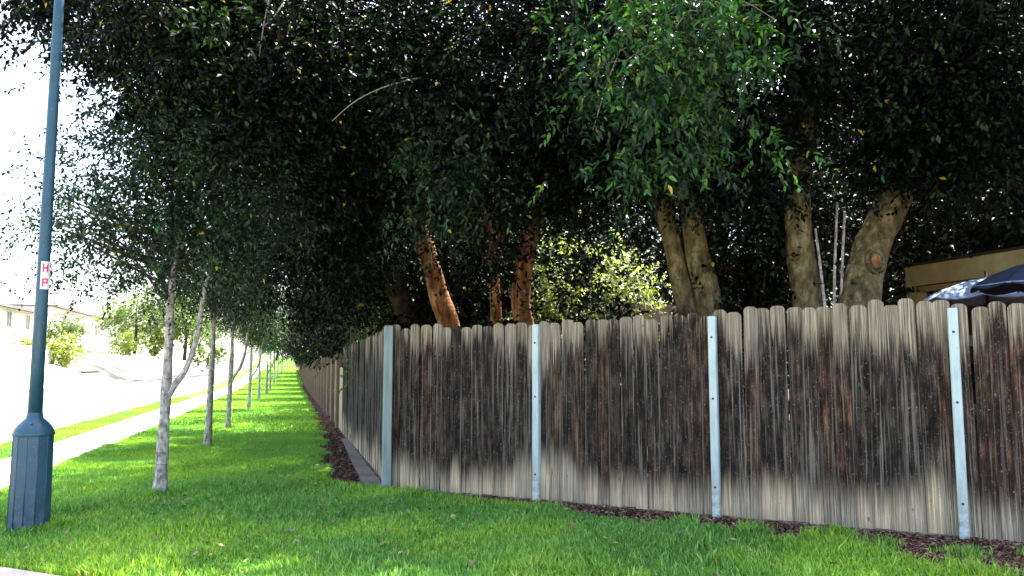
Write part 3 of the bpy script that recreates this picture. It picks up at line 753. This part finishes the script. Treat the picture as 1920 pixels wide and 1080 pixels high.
B = big_tree('tree with twin tan trunks leaning left behind the fence bay right of centre', (2.4, 9.55),
    [([(2.42, 9.6, 0), (2.36, 9.6, .98), (2.22, 9.6, 1.75), (2.04, 9.6, 2.52), (1.89, 9.6, 3.25), (1.7, 9.7, 4.35), (1.5, 9.7, 5.6)], [.22, .17, .135, .12, .11, .10, .08]),
     ([(2.48, 9.5, 0), (2.44, 9.5, .99), (2.41, 9.5, 1.74), (2.33, 9.5, 2.38), (2.22, 9.5, 2.9), (2.2, 9.6, 3.98), (2.4, 9.6, 5.4)], [.25, .20, .165, .15, .14, .12, .09])],
    M['bark_tan'],
    [(1.3, 8.8, 5.3, 1.7, 1.5, 1.6, 24000), (1.0, 9.4, 3.9, 1.0, .9, .8, 8000), (1.6, 10.0, 6.9, 2.4, 2.4, 1.4, 14000), (.4, 5.6, 7.3, 2.2, 1.8, 1.0, 4500), (1.75, 8.9, 3.95, .5, .4, .4, 3000), (2.9, 11.2, 2.9, .8, .8, 1.1, 6000), (2.4, 8.6, 4.0, .9, .8, .7, 7000)],  # one overhead blob is unseen, put in to shade the near lawn
    KW, 22)
Cc = big_tree('tree with upright orange brown trunk just left of the second fence post', (.15, 11.1),
    [([(.18, 11, 0), (.18, 11, 1.79), (.13, 11, 2.38), (.19, 11, 2.98), (.3, 11, 3.36), (.53, 11, 4.5), (.6, 11, 5.5)], [.17, .145, .135, .13, .10, .09, .07]),
     ([(-.2, 11.3, 0), (-.23, 11.3, 1.5), (-.23, 11.3, 2.18), (-.27, 11.3, 2.87), (-.46, 11.3, 4.2)], [.11, .09, .08, .07, .05])],
    M['bark_orange'],
    [(-.3, 9.6, 4.9, 1.6, 1.3, 1.5, 22000), (.2, 11, 6.8, 2.2, 2.2, 1.4, 12000), (-.2, 10.3, 4.1, 1.1, .8, .65, 7500), (-.32, 10.9, 2.95, .28, .3, .4, 1500)],
    KW, 23)
D = big_tree('tree with leaning orange trunk behind the first fence bay from the corner', (-.8, 12.1),
    [([(-.7, 12, 0), (-.76, 12, .87), (-.93, 12, 1.98), (-1.09, 12, 2.47), (-1.34, 12, 3.29), (-1.81, 12, 4.62), (-2.1, 12, 5.6)], [.22, .19, .165, .155, .145, .12, .08])],
    M['bark_orange'],
    [(-2.0, 9.9, 5.1, 1.7, 1.5, 1.7, 24000), (-2.0, 12, 6.9, 2.4, 2.4, 1.5, 14000), (-2.3, 11.4, 3.8, 1.0, 1.0, 1.1, 13000), (-1.5, 14.4, 2.9, 1.1, 1.0, 1.2, 9000), (-1.0, 10.4, 4.1, .8, .7, .5, 4500)],
    KW, 24)
Eb = big_tree('tree overhanging the verge above the lamp post with pale bare twigs', (-1.7, 14.9),
    [([(-1.7, 14.9, 0), (-1.8, 14.6, 1.8), (-2.1, 13.8, 3.0), (-2.8, 11.8, 4.8), (-3.4, 9.6, 5.8)], [.22, .2, .18, .13, .08])],
    M['bark_dark'],
    [(-3.2, 9.2, 5.2, 1.15, 1.2, 1.2, 16000), (-3.75, 8.5, 5.35, .6, .8, .6, 5000), (-5.25, 8.9, 5.75, .65, .8, .40, 5200), (-4.6, 8.9, 5.15, .35, .5, .28, 2000), (-4.05, 9.4, 4.45, .42, .6, .75, 5000), (-2.6, 6.0, 7.2, 1.8, 1.8, .9, 3200), (-3.1, 11.2, 5.2, 1.6, 1.6, 2.0, 16000), (-2.6, 8.4, 4.9, .8, .8, .9, 7000), (-3.7, 12.5, 7.2, 2.3, 3, 1.4, 12000), (-2.9, 13.6, 3.9, 1.4, 1.5, 1.5, 15000)],  # the unseen high blob nearest the camera is added foreground shade
    KW, 25)
# pale bare twigs
m = MB()
for pts in ([(-2.50, 7.6, 4.5), (-2.47, 7.6, 4.8), (-2.42, 7.65, 5.2), (-2.5, 8.2, 5.8)], [(-1.85, 7.95, 3.95), (-1.60, 7.95, 4.17), (-1.3, 8.1, 4.38), (-1.0, 8.7, 4.7)], [(-2.47, 7.6, 4.8), (-2.36, 7.6, 4.92), (-2.3, 7.7, 5.1)]):
    m.tube([(p[0] + 1.7, p[1] - 14.9, p[2]) for p in pts], [.003, .006, .008, .014][:len(pts)], n=6, res=4)
m.build('bare_twig', M['twig'], Eb)

# branch over the lawn nearest the camera (tree B), light put into leaf colour
bb = [(1.55, 6.5, 4.4, .50, .45, .34, 1500, 2.), (1.12, 6.6, 4.2, .33, .4, .30, 700, 2.), (.80, 6.8, 3.75, .22, .4, .36, 320, 2.), (1.40, 6.7, 3.62, .32, .4, .34, 520, 2.), (1.95, 6.7, 3.9, .25, .4, .32, 420, 2.), (1.55, 6.8, 4.95, .5, .6, .22, 600, 2.), (2.3, 6.9, 4.25, .18, .3, .25, 140, 2.), (.62, 6.9, 4.45, .2, .3, .22, 140, 2.), (2.1, 6.9, 3.35, .16, .3, .16, 90, 2.), (1.0, 6.8, 3.3, .16, .3, .14, 80, 2.)]
V, F, Q = leaves(bb, L=.090, W=.034, per=9, spray=.32, droop=.6, seed=31, detail=True, clump=.17, perclump=5, tone=.0)
V = V - np.array([2.4, 9.55, 0])
# the 260 leaves nearest the camera become single parts
nL = len(V) // 6; Vr = V.reshape(nL, 6, 3); cen = Vr.mean(1) + np.array([2.4, 9.55, 0]) - np.array([0, 0, 1.44])
dist = np.linalg.norm(cen, axis=1); near = np.argsort(dist)[:260]; keep = np.ones(nL, bool); keep[near] = False
Fr = F.reshape(nL, 4, 3); Qr = Q.reshape(nL, 4)
remap = np.cumsum(keep) - 1
Vk = Vr[keep].reshape(-1, 3); Fk = (Fr[keep] - (np.arange(nL)[keep][:, None, None] - remap[keep][:, None, None]) * 6).reshape(-1, 3)
tag(link('leafy_branch', mesh_np('leafy_branch', Vk, Fk, 3, Qr[keep].ravel()), M['leaf_lit'], B), kind='stuff')
for i in near:
    c = Vr[i, 0]; me = mesh_np('leaf', Vr[i] - c, np.array([[0, 1, 2], [0, 2, 3], [0, 3, 4], [0, 4, 5]]), 3, Qr[i])
    link('leaf', me, M['leaf_lit'], B, tuple(c))
m = MB(); rr = random.Random(9)
m.tube([(-.7, -.0 + .1, 4.35), (-.9, -1.2, 4.7), (-1.1, -2.4, 4.6), (-1.15, -3.0, 4.3)], [.05, .04, .028, .012], n=7, res=5, rough=.1)
for i in range(46):
    s_ = Vector((-1.1 + rr.uniform(-.3, .4), -2.6 + rr.uniform(-.5, .7), 4.45 + rr.uniform(-.2, .3))); d = Vector((rr.gauss(.15, .7), rr.gauss(-.3, .6), rr.gauss(-.25, .5)))
    d = d.normalized() * rr.uniform(.4, 1.0); m.tube([s_, s_ + d * .5 + Vector((0, 0, .05)), s_ + d + Vector((0, 0, -.06))], [.007, .005, .003], n=4, res=3)
m.build('twig', M['twig'], B)

crown('leafy_branch', [(1.5, 7.5, 3.7, .7, .4, .5, 1500), (.6, 8.0, 4.5, .5, .4, .4, 700)], M['leaf_street'], B, (2.4, 9.55, 0), L=.088, W=.036, per=9, spray=.34, droop=.5, seed=33, clump=.16, perclump=8)  # paler leaf material paints half-lit leaves around the lit branch
crown('leafy_branch', [(-.65, 8.7, 3.75, .55, .4, .55, 2600), (-.95, 8.9, 3.1, .3, .3, .3, 600)], M['leaf_street'], Cc, (.15, 11.1, 0), L=.085, W=.036, per=9, spray=.32, droop=.5, seed=32, clump=.14, perclump=7)  # light on this clump painted with a paler leaf material
# --- trees along the far fence run (dark mass over the fence)
protoF = None
spots = [(-4.1, 15.6, 20, 0, 1.0), (-3.5, 21.0, 0, 1.2, 1.0), (-3.4, 25.5, 0, 2.9, 1.05), (-2.9, 31.5, 0, 4.1, 1.0), (-2.5, 38, 0, .6, 1.0), (-2.3, 45, 0, 2.1, 1.0), (-2.2, 53, 0, 5.1, 1.0), (-2.2, 62, 0, 3.3, 1.05), (-2.2, 71, 0, 1.7, 1.05), (-2.2, 80, 0, 2.7, 1.05), (-2.0, 90, 0, .7, 1.05)]
flab = ['dark dense tree hanging low over the grey fence run, nearest of the far row', 'dark dense tree second in the row over the far fence', 'dark dense tree third in the row over the far fence',
        'dark dense tree fourth in the row over the far fence', 'dark dense tree fifth in the row over the far fence', 'dark tree sixth in the row over the far fence', 'dark tree seventh in the row over the far fence', 'dark tree eighth in the row over the far fence', 'dark tree ninth in the row over the far fence', 'dark tree last but one of the row over the far fence', 'dark tree at the very end of the row over the far fence']
for i, (s_, t_, _, rz, sc) in enumerate(spots):
    p = U * t_ + N * s_
    if protoF is None:
        protoF = empty('ficus_tree'); m = MB(); m.tube([(0, 0, 0), (.1, 0, 1.5), (-.1, .1, 3.0), (.1, 0, 5)], [.22, .18, .16, .08], n=10, rough=.15); m.build('trunk', M['bark_dark'], protoF)
        fb = [(0, 0, 5.0, 2.6, 2.6, 2.4, 20000), (0, 0, 3.2, 2.7, 2.7, 1.4, 18000), (1.3, .6, 2.6, 1.2, 1.5, .9, 5000), (-1.2, -.5, 2.7, 1.2, 1.5, .9, 5000)]
        m = MB(); limbs(m, (-.1, .1, 2.6), .09, fb, 5); m.build('branch', M['bark_dark'], protoF)
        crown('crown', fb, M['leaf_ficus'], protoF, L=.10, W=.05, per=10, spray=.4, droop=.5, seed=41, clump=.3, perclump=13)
        o = protoF
    else: o = copy_tree(protoF)
    o.location = (p[0], p[1], hgt(s_, t_)); o.rotation_euler = (0, 0, rz); o.scale = (sc,) * 3
    tag(o, flab[i], 'tree', 'dark trees overhanging the far fence')

# --- back row behind the yard
protoB = None
bspots = [(-3.5, 17.5, 0, 1.0), (-.2, 19.5, 1.1, 1.05), (6.6, 20.0, 2.5, 1.0), (9.4, 16.2, 4.0, 1.1), (11.0, 13.5, 5.2, 1.0), (-3.6, 26, .5, 1.2), (3.0, 25.5, 3.7, 1.3), (10.5, 21, 2.2, 1.3), (8.2, 11.8, 3.0, .9)]
blab = ['shaded back yard tree behind the corner of the fence', 'shaded back yard tree behind the orange trunks', 'shaded back yard tree between the tan trunks, well behind', 'shaded back yard tree behind the leaning trunk with the knot',
        'shaded back yard tree past the patio roof at the right edge', 'tall shaded tree far behind the corner post', 'tall shaded tree far behind the sunny shrubs', 'tall shaded tree far behind the patio', 'shaded tree directly over the patio roof']
for i, (x_, y_, rz, sc) in enumerate(bspots):
    if protoB is None:
        protoB = empty('yard_tree'); m = MB(); m.tube([(0, 0, 0), (.1, 0, 2), (0, .1, 4), (.1, 0, 6)], [.2, .16, .13, .06], n=8, rough=.15); m.build('trunk', M['bark_dark'], protoB)
        fb = [(0, 0, 5.8, 2.9, 2.6, 2.6, 17000), (.4, 0, 3.7, 2.6, 2.3, 1.2, 10000)]
        m = MB(); limbs(m, (0, .1, 3), .08, fb, 6); m.build('branch', M['bark_dark'], protoB)
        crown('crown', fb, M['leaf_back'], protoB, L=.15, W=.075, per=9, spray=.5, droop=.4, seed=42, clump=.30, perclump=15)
        o = protoB
    else: o = copy_tree(protoB)
    o.location = (x_, y_, 0); o.rotation_euler = (0, 0, rz); o.scale = (sc,) * 3
    tag(o, blab[i], 'tree', 'shaded trees filling the back yard')

# --- shrubs behind the fence (sunlit and shaded)
def shrub(name, label, loc, blobs, mat, seed, L=.09, W=.045, cat='shrub', group=None, clump=.2, per=9):
    root = empty(name, loc); tag(root, label, cat, group)
    m = MB(); rr = random.Random(seed)
    for j in range(5):
        b = blobs[j % len(blobs)]
        m.tube([(rr.uniform(-.1, .1), rr.uniform(-.1, .1), -.05), (b[0] * .5 + rr.uniform(-.1, .1), b[1] * .5, b[2] * .5), (b[0] + rr.uniform(-.2, .2), b[1], b[2])], [.03, .022, .008], n=5, res=3)
    m.build('stem', M['bark_dark'], root)
    crown('foliage', blobs, mat, root, L=L, W=W, per=per, spray=.28, droop=.1, seed=seed, clump=clump, perclump=9)
    return root
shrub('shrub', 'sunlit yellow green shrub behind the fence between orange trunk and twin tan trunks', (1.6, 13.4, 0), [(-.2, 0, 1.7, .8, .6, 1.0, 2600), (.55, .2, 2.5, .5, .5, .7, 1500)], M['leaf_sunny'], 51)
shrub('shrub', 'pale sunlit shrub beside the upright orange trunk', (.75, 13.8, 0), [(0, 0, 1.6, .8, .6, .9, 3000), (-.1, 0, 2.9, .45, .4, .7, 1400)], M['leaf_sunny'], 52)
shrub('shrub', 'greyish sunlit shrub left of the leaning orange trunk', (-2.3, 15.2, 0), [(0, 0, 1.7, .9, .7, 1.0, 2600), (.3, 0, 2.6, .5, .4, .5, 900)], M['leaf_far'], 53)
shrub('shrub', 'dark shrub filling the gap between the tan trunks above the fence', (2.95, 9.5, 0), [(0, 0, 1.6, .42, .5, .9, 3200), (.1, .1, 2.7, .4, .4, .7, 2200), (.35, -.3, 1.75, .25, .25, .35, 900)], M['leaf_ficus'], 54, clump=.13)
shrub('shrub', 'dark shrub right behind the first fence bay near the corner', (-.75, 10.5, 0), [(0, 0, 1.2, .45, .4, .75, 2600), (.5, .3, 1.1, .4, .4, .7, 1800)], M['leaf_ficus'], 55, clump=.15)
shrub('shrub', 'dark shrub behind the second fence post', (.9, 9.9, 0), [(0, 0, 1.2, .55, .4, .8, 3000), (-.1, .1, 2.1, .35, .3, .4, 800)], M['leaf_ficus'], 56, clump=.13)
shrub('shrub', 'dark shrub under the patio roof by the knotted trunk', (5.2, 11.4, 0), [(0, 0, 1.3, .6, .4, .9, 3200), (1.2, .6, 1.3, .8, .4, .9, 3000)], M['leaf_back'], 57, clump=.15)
# back yard wall, pinkish, seen through the gap, and its thin pipe
m = MB(); m.box((0, 0, 1.35), (3.4, .2, 2.7)); wl = m.build('garden_wall', M['stucco_pink'], None, (3.1, 16.2, 0)); tag(wl, 'pinkish rendered wall glimpsed through leaves behind the twin tan trunks', 'wall')

# --- patio cover at right
PR = empty('patio_cover', (5.6, 10.6, 0)); tag(PR, 'tan timber patio roof behind the fence at the right edge', 'patio roof')
a = Vector((5.50, 11.0, 0)); b = Vector((6.05, 9.1, 0)); d = (b - a); L_ = d.length; ang = math.atan2(d.y, d.x)
cx, cy = (a.x + b.x) / 2 - 5.6, (a.y + b.y) / 2 - 10.6
MB().box((0, 0, 0), (L_, .05, .27)).build('fascia', M['patio_tan'], PR, (cx, cy, 2.68), (0, 0, ang))
MB().box((0, 0, 0), (L_ - .1, .10, .07)).build('beam', M['patio_tan'], PR, (cx + .10, cy, 2.50), (0, 0, ang))
MB().box((0, 0, 0), (.17, .17, 2.5)).build('post', M['patio_tan'], PR, (a.x - 5.6 + .10, a.y - 10.6 - .05, 1.25 - .04), (0, 0, ang))
MB().box((0, 0, 0), (.17, .17, 2.5)).build('post', M['patio_tan'], PR, (b.x - 5.6 + .7, b.y - 10.6 - .1, 1.21), (0, 0, ang))
MB().box((0, 0, 0), (1.5, .05, .27)).build('fascia', M['patio_tan'], PR, (b.x - 5.6 + .72, b.y - 10.6 + .0, 2.683), (0, 0, .1))
for i in range(7):
    p = a.lerp(b, (i + .5) / 7); MB().box((0, 0, 0), (1.9, .045, .12)).build('rafter', M['patio_dark'], PR, (p.x - 5.6 + 1.02, p.y - 10.6 + .22, 2.62), (0, 0, .28))
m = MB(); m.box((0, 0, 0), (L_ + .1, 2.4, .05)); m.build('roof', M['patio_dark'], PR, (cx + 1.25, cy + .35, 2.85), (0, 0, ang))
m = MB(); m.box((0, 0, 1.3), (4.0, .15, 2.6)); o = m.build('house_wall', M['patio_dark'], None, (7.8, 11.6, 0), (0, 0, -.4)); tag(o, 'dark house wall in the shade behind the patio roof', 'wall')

# --- patio umbrella
UM = empty('patio_umbrella', (5.67, 9.45, -.04)); tag(UM, 'open pale blue patio umbrella showing over the fence at the right edge', 'umbrella')
MB().lathe([(.02, 0), (.02, 2.62)], n=10).build('pole', M['metal'], UM)
MB().lathe([(.24, 0), (.24, .05), (.05, .09), (.03, .25)], n=16).build('base', M['metal'], UM)
for k in range(8):
    a0 = math.pi * 2 * k / 8 + .2; a1 = a0 + math.pi * 2 / 8
    rows = [(0.0, 2.55), (.3, 2.50), (.6, 2.42), (.88, 2.30)]
    vs = []
    for r_, z_ in rows:
        for q_ in range(5):
            a_2 = a0 + (a1 - a0) * q_ / 4; sag = math.sin(q_ / 4 * math.pi) * .05 * r_
            vs.append((r_ * .8 * math.cos(a_2), r_ * .8 * math.sin(a_2), z_ - sag))
    vs += [(x__, y__, z__ - .012) for x__, y__, z__ in vs[:20]]
    fs = []
    for i in range(3):
        for q_ in range(4):
            f_ = (i * 5 + q_, (i + 1) * 5 + q_, (i + 1) * 5 + q_ + 1, i * 5 + q_ + 1); fs.append(f_); fs.append(tuple(v + 20 for v in f_[::-1]))
    fs += [(15 + q_, 35 + q_, 36 + q_, 16 + q_) for q_ in range(4)]
    m = MB(); m.add(vs, fs, True); m.build('canopy_panel', M['bluecanvas'], UM)
    MB().tube([(0, 0, 2.51), (.69 * math.cos(a0), .69 * math.sin(a0), 2.27)], [.008, .006], n=5, res=2).build('rib', M['metal'], UM)

CU = empty('patio_umbrella', (5.42, 8.1, -.02)); tag(CU, 'open dark navy patio umbrella with pale hem, nearer the fence than the pale blue one', 'umbrella')
for ch in list(UM.children):
    c = ch.copy(); COL.objects.link(c); c.parent = CU
    if c.name.startswith('canopy_panel'):
        c.data = ch.data.copy(); c.data.materials.clear(); c.data.materials.append(M['navy'])
CU.rotation_euler = (0, 0, .35); CU.scale = (.9, .9, 1)
m = MB(); m.tube([(.705 * math.cos(.2 + math.pi * k / 4), .705 * math.sin(.2 + math.pi * k / 4), 2.292) for k in range(9)], [.009] * 9, n=6, res=1, cap=False); m.build('hem', M['bluecanvas'], CU)

# ------------------------------------------------------------------ street trees
sb = [(0, 0, 3.6, 1.05, 1.0, .95, 6500, 1.5), (-.85, .1, 3.3, .75, .8, .65, 3000, 1.5), (.7, -.1, 3.2, .75, .8, .8, 4200, 1.5), (0, .2, 4.7, 1.0, 1.0, .9, 5000, 1.5), (.2, -.2, 2.75, .6, .6, .45, 2200, 1.5)]
sbn = [(0.25, 0, 3.9, 1.0, 1.0, 1.0, 13000, 1.5), (-.80, .1, 3.35, .65, .8, .70, 3600, 1.3), (.75, -.1, 3.2, .75, .8, .85, 7500, 1.5), (.5, .2, 4.9, .85, 1.0, .8, 6000, 1.5), (.15, -.2, 2.85, .65, .6, .55, 3800, 1.5), (-1.45, .1, 3.0, .35, .5, .22, 420, 1.), (-.75, .0, 2.75, .5, .5, .4, 1500, 1.), (-1.40, .2, 3.55, .4, .4, .25, 500, 1.)]
def street_stems(fork, lean=0, seed=1):
    m = MB(); rr = random.Random(seed)
    m.tube([(0, 0, -.05), (.015, 0, .25), (.02, 0, .7), (.03 + lean, 0, 1.15), (.04 + lean, 0, 1.7), (.04 + lean, 0, 2.25), (.08 + lean, .02, 3.0), (.0 + lean, .05, 4.2)], [.088, .068, .060, .055, .047, .040, .03, .012], n=12, res=5, rough=.16, seed=seed)
    if fork: m.tube([(.03, 0, 1.05), (.12, -.01, 1.22), (.26, 0, 1.45), (.36, .03, 1.85), (.42, .05, 2.4), (.7, .05, 3.3)], [.032, .036, .034, .030, .024, .010], n=9, res=5, rough=.12, seed=seed + 1)
    return m
def street_branches(blobs, z0, seed):
    m = MB(); rr = random.Random(seed)
    for b in blobs:
        for j in range(4):
            s_ = Vector((.04, 0, z0 + rr.uniform(0, .9))); e = Vector((b[0] + rr.uniform(-.6, .6) * b[3], b[1] + rr.uniform(-.6, .6) * b[4], b[2] + rr.uniform(-.3, .8) * b[5]))
            mid = s_.lerp(e, .5) + Vector((rr.uniform(-.1, .1), rr.uniform(-.1, .1), .0))
            m.tube([s_, mid, e], [.018, .012, .004], n=5, res=4)
    return m
def street_tree(label, loc, blobs, seed, fork, dens=1.):
    root = empty('street_tree', loc); tag(root, label, 'tree', 'young street trees in a line along the verge')
    street_stems(fork, seed=seed).build('trunk', M['bark_street'], root)
    street_branches(blobs, 2.1, seed).build('branch', M['bark_dark'], root)
    crown('crown', blobs, M['leaf_street'], root, L=.062, W=.030, per=10, spray=.34, droop=.15, seed=seed, clump=.2, perclump=8)
    return root
street_tree('nearest young street tree with pale mottled trunk forked low to the right', (-3.96, 9.1, 0), sbn, 61, True)
s2 = street_tree('slender street tree second from the lamp post with a thin dark trunk', (-5.45, 14.4, 0), sb, 62, False)
s3 = street_tree('street tree third from the lamp post with a small side branch to the right', (-6.71, 18.98, 0), sb, 63, True)
more = [(-8.94, 27.23, 1.2, .95, 'fourth street tree from the lamp post'), (-11.43, 36.26, 2.7, 1.0, 'fifth street tree from the lamp post'), (-13.2, 43.0, .4, 1.0, 'sixth street tree from the lamp post'), (-15.7, 52.0, 4.4, 1.05, 'seventh street tree from the lamp post'), (-18.4, 62, 3.4, 1.05, 'eighth street tree from the lamp post'), (-21.4, 73, 5.4, 1.1, 'ninth street tree from the lamp post'), (-24.2, 84, 1.4, 1.1, 'last and farthest street tree of the line')]
for i, (x_, y_, rz, sc, lb) in enumerate(more):
    o = copy_tree(s2 if i % 2 else s3); t_, s_ = st(x_, y_); o.location = (x_, y_, hgt(s_, t_)); o.rotation_euler = (0, 0, rz if i else 0); o.scale = (sc,) * 3
    o['label'] = lb + ', small with distance'

# ------------------------------------------------------------------ across the road: houses, low wall, shrubs and trees
def house(label, s0, s1, t0, t1, z0, eave, wins, seed):
    c = w((s0 + s1) / 2, (t0 + t1) / 2); root = empty('house', (c[0], c[1], z0)); root.rotation_euler = (0, 0, angU); tag(root, label, 'house')
    # local x runs along the street, local y across (towards the far side is +)
    Lx = t1 - t0; Ly = s1 - s0; H_ = eave - z0
    MB().box((0, 0, H_ / 2 - .5), (Lx, Ly, H_ + 1)).build('wall', M['stucco_white'], root)
    m = MB(); ov = .7; hx, hy = Lx / 2 + ov, Ly / 2 + ov
    m.add([(-hx, -hy, H_ + .12), (hx, -hy, H_ + .12), (hx, hy, H_ + .12), (-hx, hy, H_ + .12), (-hx + hy, 0, H_ + 1.3), (hx - hy, 0, H_ + 1.3)], [(0, 1, 5, 4), (1, 2, 5), (2, 3, 4, 5), (3, 0, 4), (3, 2, 1, 0)])
    m.build('roof', M['house_roof'], root)
    for yy in (-hy, hy): MB().box((0, yy, H_ + .03), (2 * hx, .08, .24)).build('fascia', M['fascia'], root)
    for xx in (-hx, hx): MB().box((xx, 0, H_ + .03), (.08, 2 * hy - .1, .24)).build('fascia', M['fascia'], root)
    fy = -Ly / 2 if True else 0
    for side in (-1, 1):
        for (wx, wz, ww, wh) in wins:
            # window openings face the street: local side with smaller s
            y_ = side * (Ly / 2)
            f_ = MB(); f_.box((wx, y_ + side * .03, wz + wh / 2 + .04), (ww + .16, .08, .08)); f_.box((wx, y_ + side * .03, wz - wh / 2 - .04), (ww + .16, .08, .08))
            f_.box((wx - ww / 2 - .04, y_ + side * .03, wz), (.08, .08, wh)); f_.box((wx + ww / 2 + .04, y_ + side * .03, wz), (.08, .08, wh)); f_.box((wx, y_ + side * .03, wz), (.05, .05, wh))
            wo = f_.build('window', M['stucco_white'], root)
            MB().box((wx, y_ + side * .012, wz), (ww, .03, wh)).build('pane', M['glass'], wo)
    # end wall window
    f_ = MB(); f_.box((-Lx / 2 - .03, 0, 2.6), (.08, 1.5, 1.3)); wo = f_.build('window', M['stucco_white'], root); MB().box((-Lx / 2 - .075, 0, 2.6), (.02, 1.2, 1.0)).build('pane', M['glass'], wo)
    return root
house('pale low roofed house across the road with one small window, left of the lamp post', 25.5, 34, 73, 93.5, 3.0, 6.95, [(-6, 2.2, 1.6, 1.2), (1.0, 2.9, 1.3, 1.4), (6.5, 2.9, 1.3, 1.4)], 1)
house('pale long house across the road partly hidden by trees right of the lamp post', 25.5, 34, 98, 128, 3.0, 8.1, [(-9, 3.2, 1.4, 1.4), (-2, 3.2, 1.8, 1.4), (6, 3.2, 1.4, 1.4)], 2)
# low white wall with cap
WL = empty('garden_wall'); tag(WL, 'low white rendered garden wall across the road', 'wall')
for i, (t0, t1) in enumerate(((40, 58.5), (61.5, 80), (83.5, 120))):
    vs = [w(20.25, t0, -.2), w(20.25, t1, -.2), w(20.05, t1, -.2), w(20.05, t0, -.2)]; zt = 1.7 + 1.35
    q = [(v[0], v[1], zt + (v[2] - 1.5)) for v in vs]
    m = MB(); m.add(vs + q, [(0, 1, 5, 4), (1, 2, 6, 5), (2, 3, 7, 6), (3, 0, 4, 7), (4, 5, 6, 7)]); m.build('wall_section', M['stucco_white'], WL)
    p0 = w(20.15, (t0 + t1) / 2); m = MB(); m.box((0, 0, 0), (t1 - t0 + .1, .34, .08)); m.build('cap', M['kerb'], WL, (p0[0], p0[1], zt + .04 + (p0[2] - 1.7)), (0, 0, angU))
# driveway, and a dark band added for the shadow line at its lip
dv = empty('driveway'); 
def drv(name, s0, s1, t0, t1, mat):
    svals = [s0 + (s1 - s0) * i / 8 for i in range(9)]
    m = MB(); k = 9; vs = [w(s_, t_, .03) for t_ in (t0, t1) for s_ in svals]; m.add(vs, [(j, j + 1, k + j + 1, k + j)[::-1] for j in range(8)]); o = m.build(name, mat); tag(o, kind='structure')
bpy.data.objects.remove(dv)
drv('driveway', 15.3, 20.0, 58.6, 61.4, M['concrete']); 
t = NT('shadow_band_dark'); t.base((.06, .06, .06), .8, .2)
p = w(17.9, 82); m = MB(); m.box((0, 0, 0), (7, .35, .10)); o = m.build('shadow_band', t.m, None, (p[0], p[1], p[2] + .06), (0, 0, angU)); tag(o, 'thin dark band added as a driveway shadow line on the pale bank across the road', 'band')  # added band, coloured dark to draw a shadow line

def far_bush(label, loc, r, h, mat, seed, n=1600, L=.22, cat='shrub', name='bush'):
    return shrub(name, label, loc, [(0, 0, h * .55, r, r, h * .5, n), (r * .4, 0, h * .45, r * .6, r * .6, h * .4, n // 3)], mat, seed, L=L, W=L * .5, cat=cat, clump=.22 * r)
far_bush('round yellow green bush beside the kerb across the road, right of the lamp post', (-39.4, 70.0, 1.6), 1.25, 2.3, M['leaf_hedge'], 71, 2600, .2)
far_bush('dark green round bush behind the low wall, right of the lamp post', (-41.7, 74, 2.9), 1.6, 3.0, M['leaf_far'], 72, 2600, .24)
far_bush('clipped low hedge behind the white wall left of the lamp post', (-46.0, 76.0, 2.9), 1.5, 1.2, M['leaf_hedge'], 73, 1800, .2)
far_bush('small clipped yellow bush on the far verge', (-38.8, 80, 2.6), .75, 1.9, M['leaf_hedge'], 74, 1200, .2)
far_bush('bushy grey green shrub behind the far wall', (-43.4, 90, 2.9), 2.2, 2.6, M['leaf_far'], 75, 2200, .28)
far_bush('ragged yellowish shrub right of the clipped bush across the road', (-37.6, 84, 2.6), 1.3, 2.9, M['leaf_hedge'], 76, 1600, .24)
far_bush('low hedge at the far bend of the road', (-33.5, 88, 1.6), 1.6, 2.4, M['leaf_far'], 77, 1800, .26)
def far_tree(label, loc, blobs, mat, seed, th=4, L=.3):
    root = empty('garden_tree', loc); tag(root, label, 'tree', 'garden trees across the road')
    m = MB(); m.tube([(0, 0, -.1), (.1, 0, th * .5), (0, .1, th)], [.22, .16, .10], n=8, rough=.1); m.build('trunk', M['bark_dark'], root)
    m = MB(); limbs(m, (0, .1, th * .8), .08, blobs, seed, 2); m.build('branch', M['bark_dark'], root)
    crown('crown', blobs, mat, root, L=L, W=L * .5, per=8, spray=.6, droop=.1, seed=seed, clump=.5, perclump=9)
far_tree('broad pale garden tree across the road between the houses', (-39.8, 84, 2.9), [(0, 0, 4.6, 3.0, 3.0, 2.3, 3600), (2.4, 1, 3.4, 2.2, 2.2, 2.0, 2400), (-1.6, 0, 3.4, 1.6, 1.6, 1.4, 1200)], M['leaf_far'], 81)
far_tree('tall loose pale tree across the road nearest the street trees', (-34.5, 84, 2.2), [(0, 0, 5.5, 2.6, 2.6, 2.9, 3200), (.8, 0, 2.9, 2.0, 2.0, 1.6, 1600)], M['leaf_far'], 82)
far_tree('pale tree beyond the second house', (-43.5, 108, 3.2), [(0, 0, 5.5, 3.4, 3.4, 3.0, 3000)], M['leaf_far'], 83, L=.36)
far_tree('distant pale tree at the end of the road', (-33, 112, 2.4), [(0, 0, 4.5, 3.4, 3.4, 2.6, 3000)], M['leaf_far'], 84, L=.36)
far_tree('distant tree closing the street, seen between the street tree trunks', (-38, 150, 2.4), [(0, 0, 4.2, 4.4, 3.4, 3.2, 3000)], M['leaf_far'], 85, L=.4)

scene.render.resolution_x = 1024; scene.render.resolution_y = 576
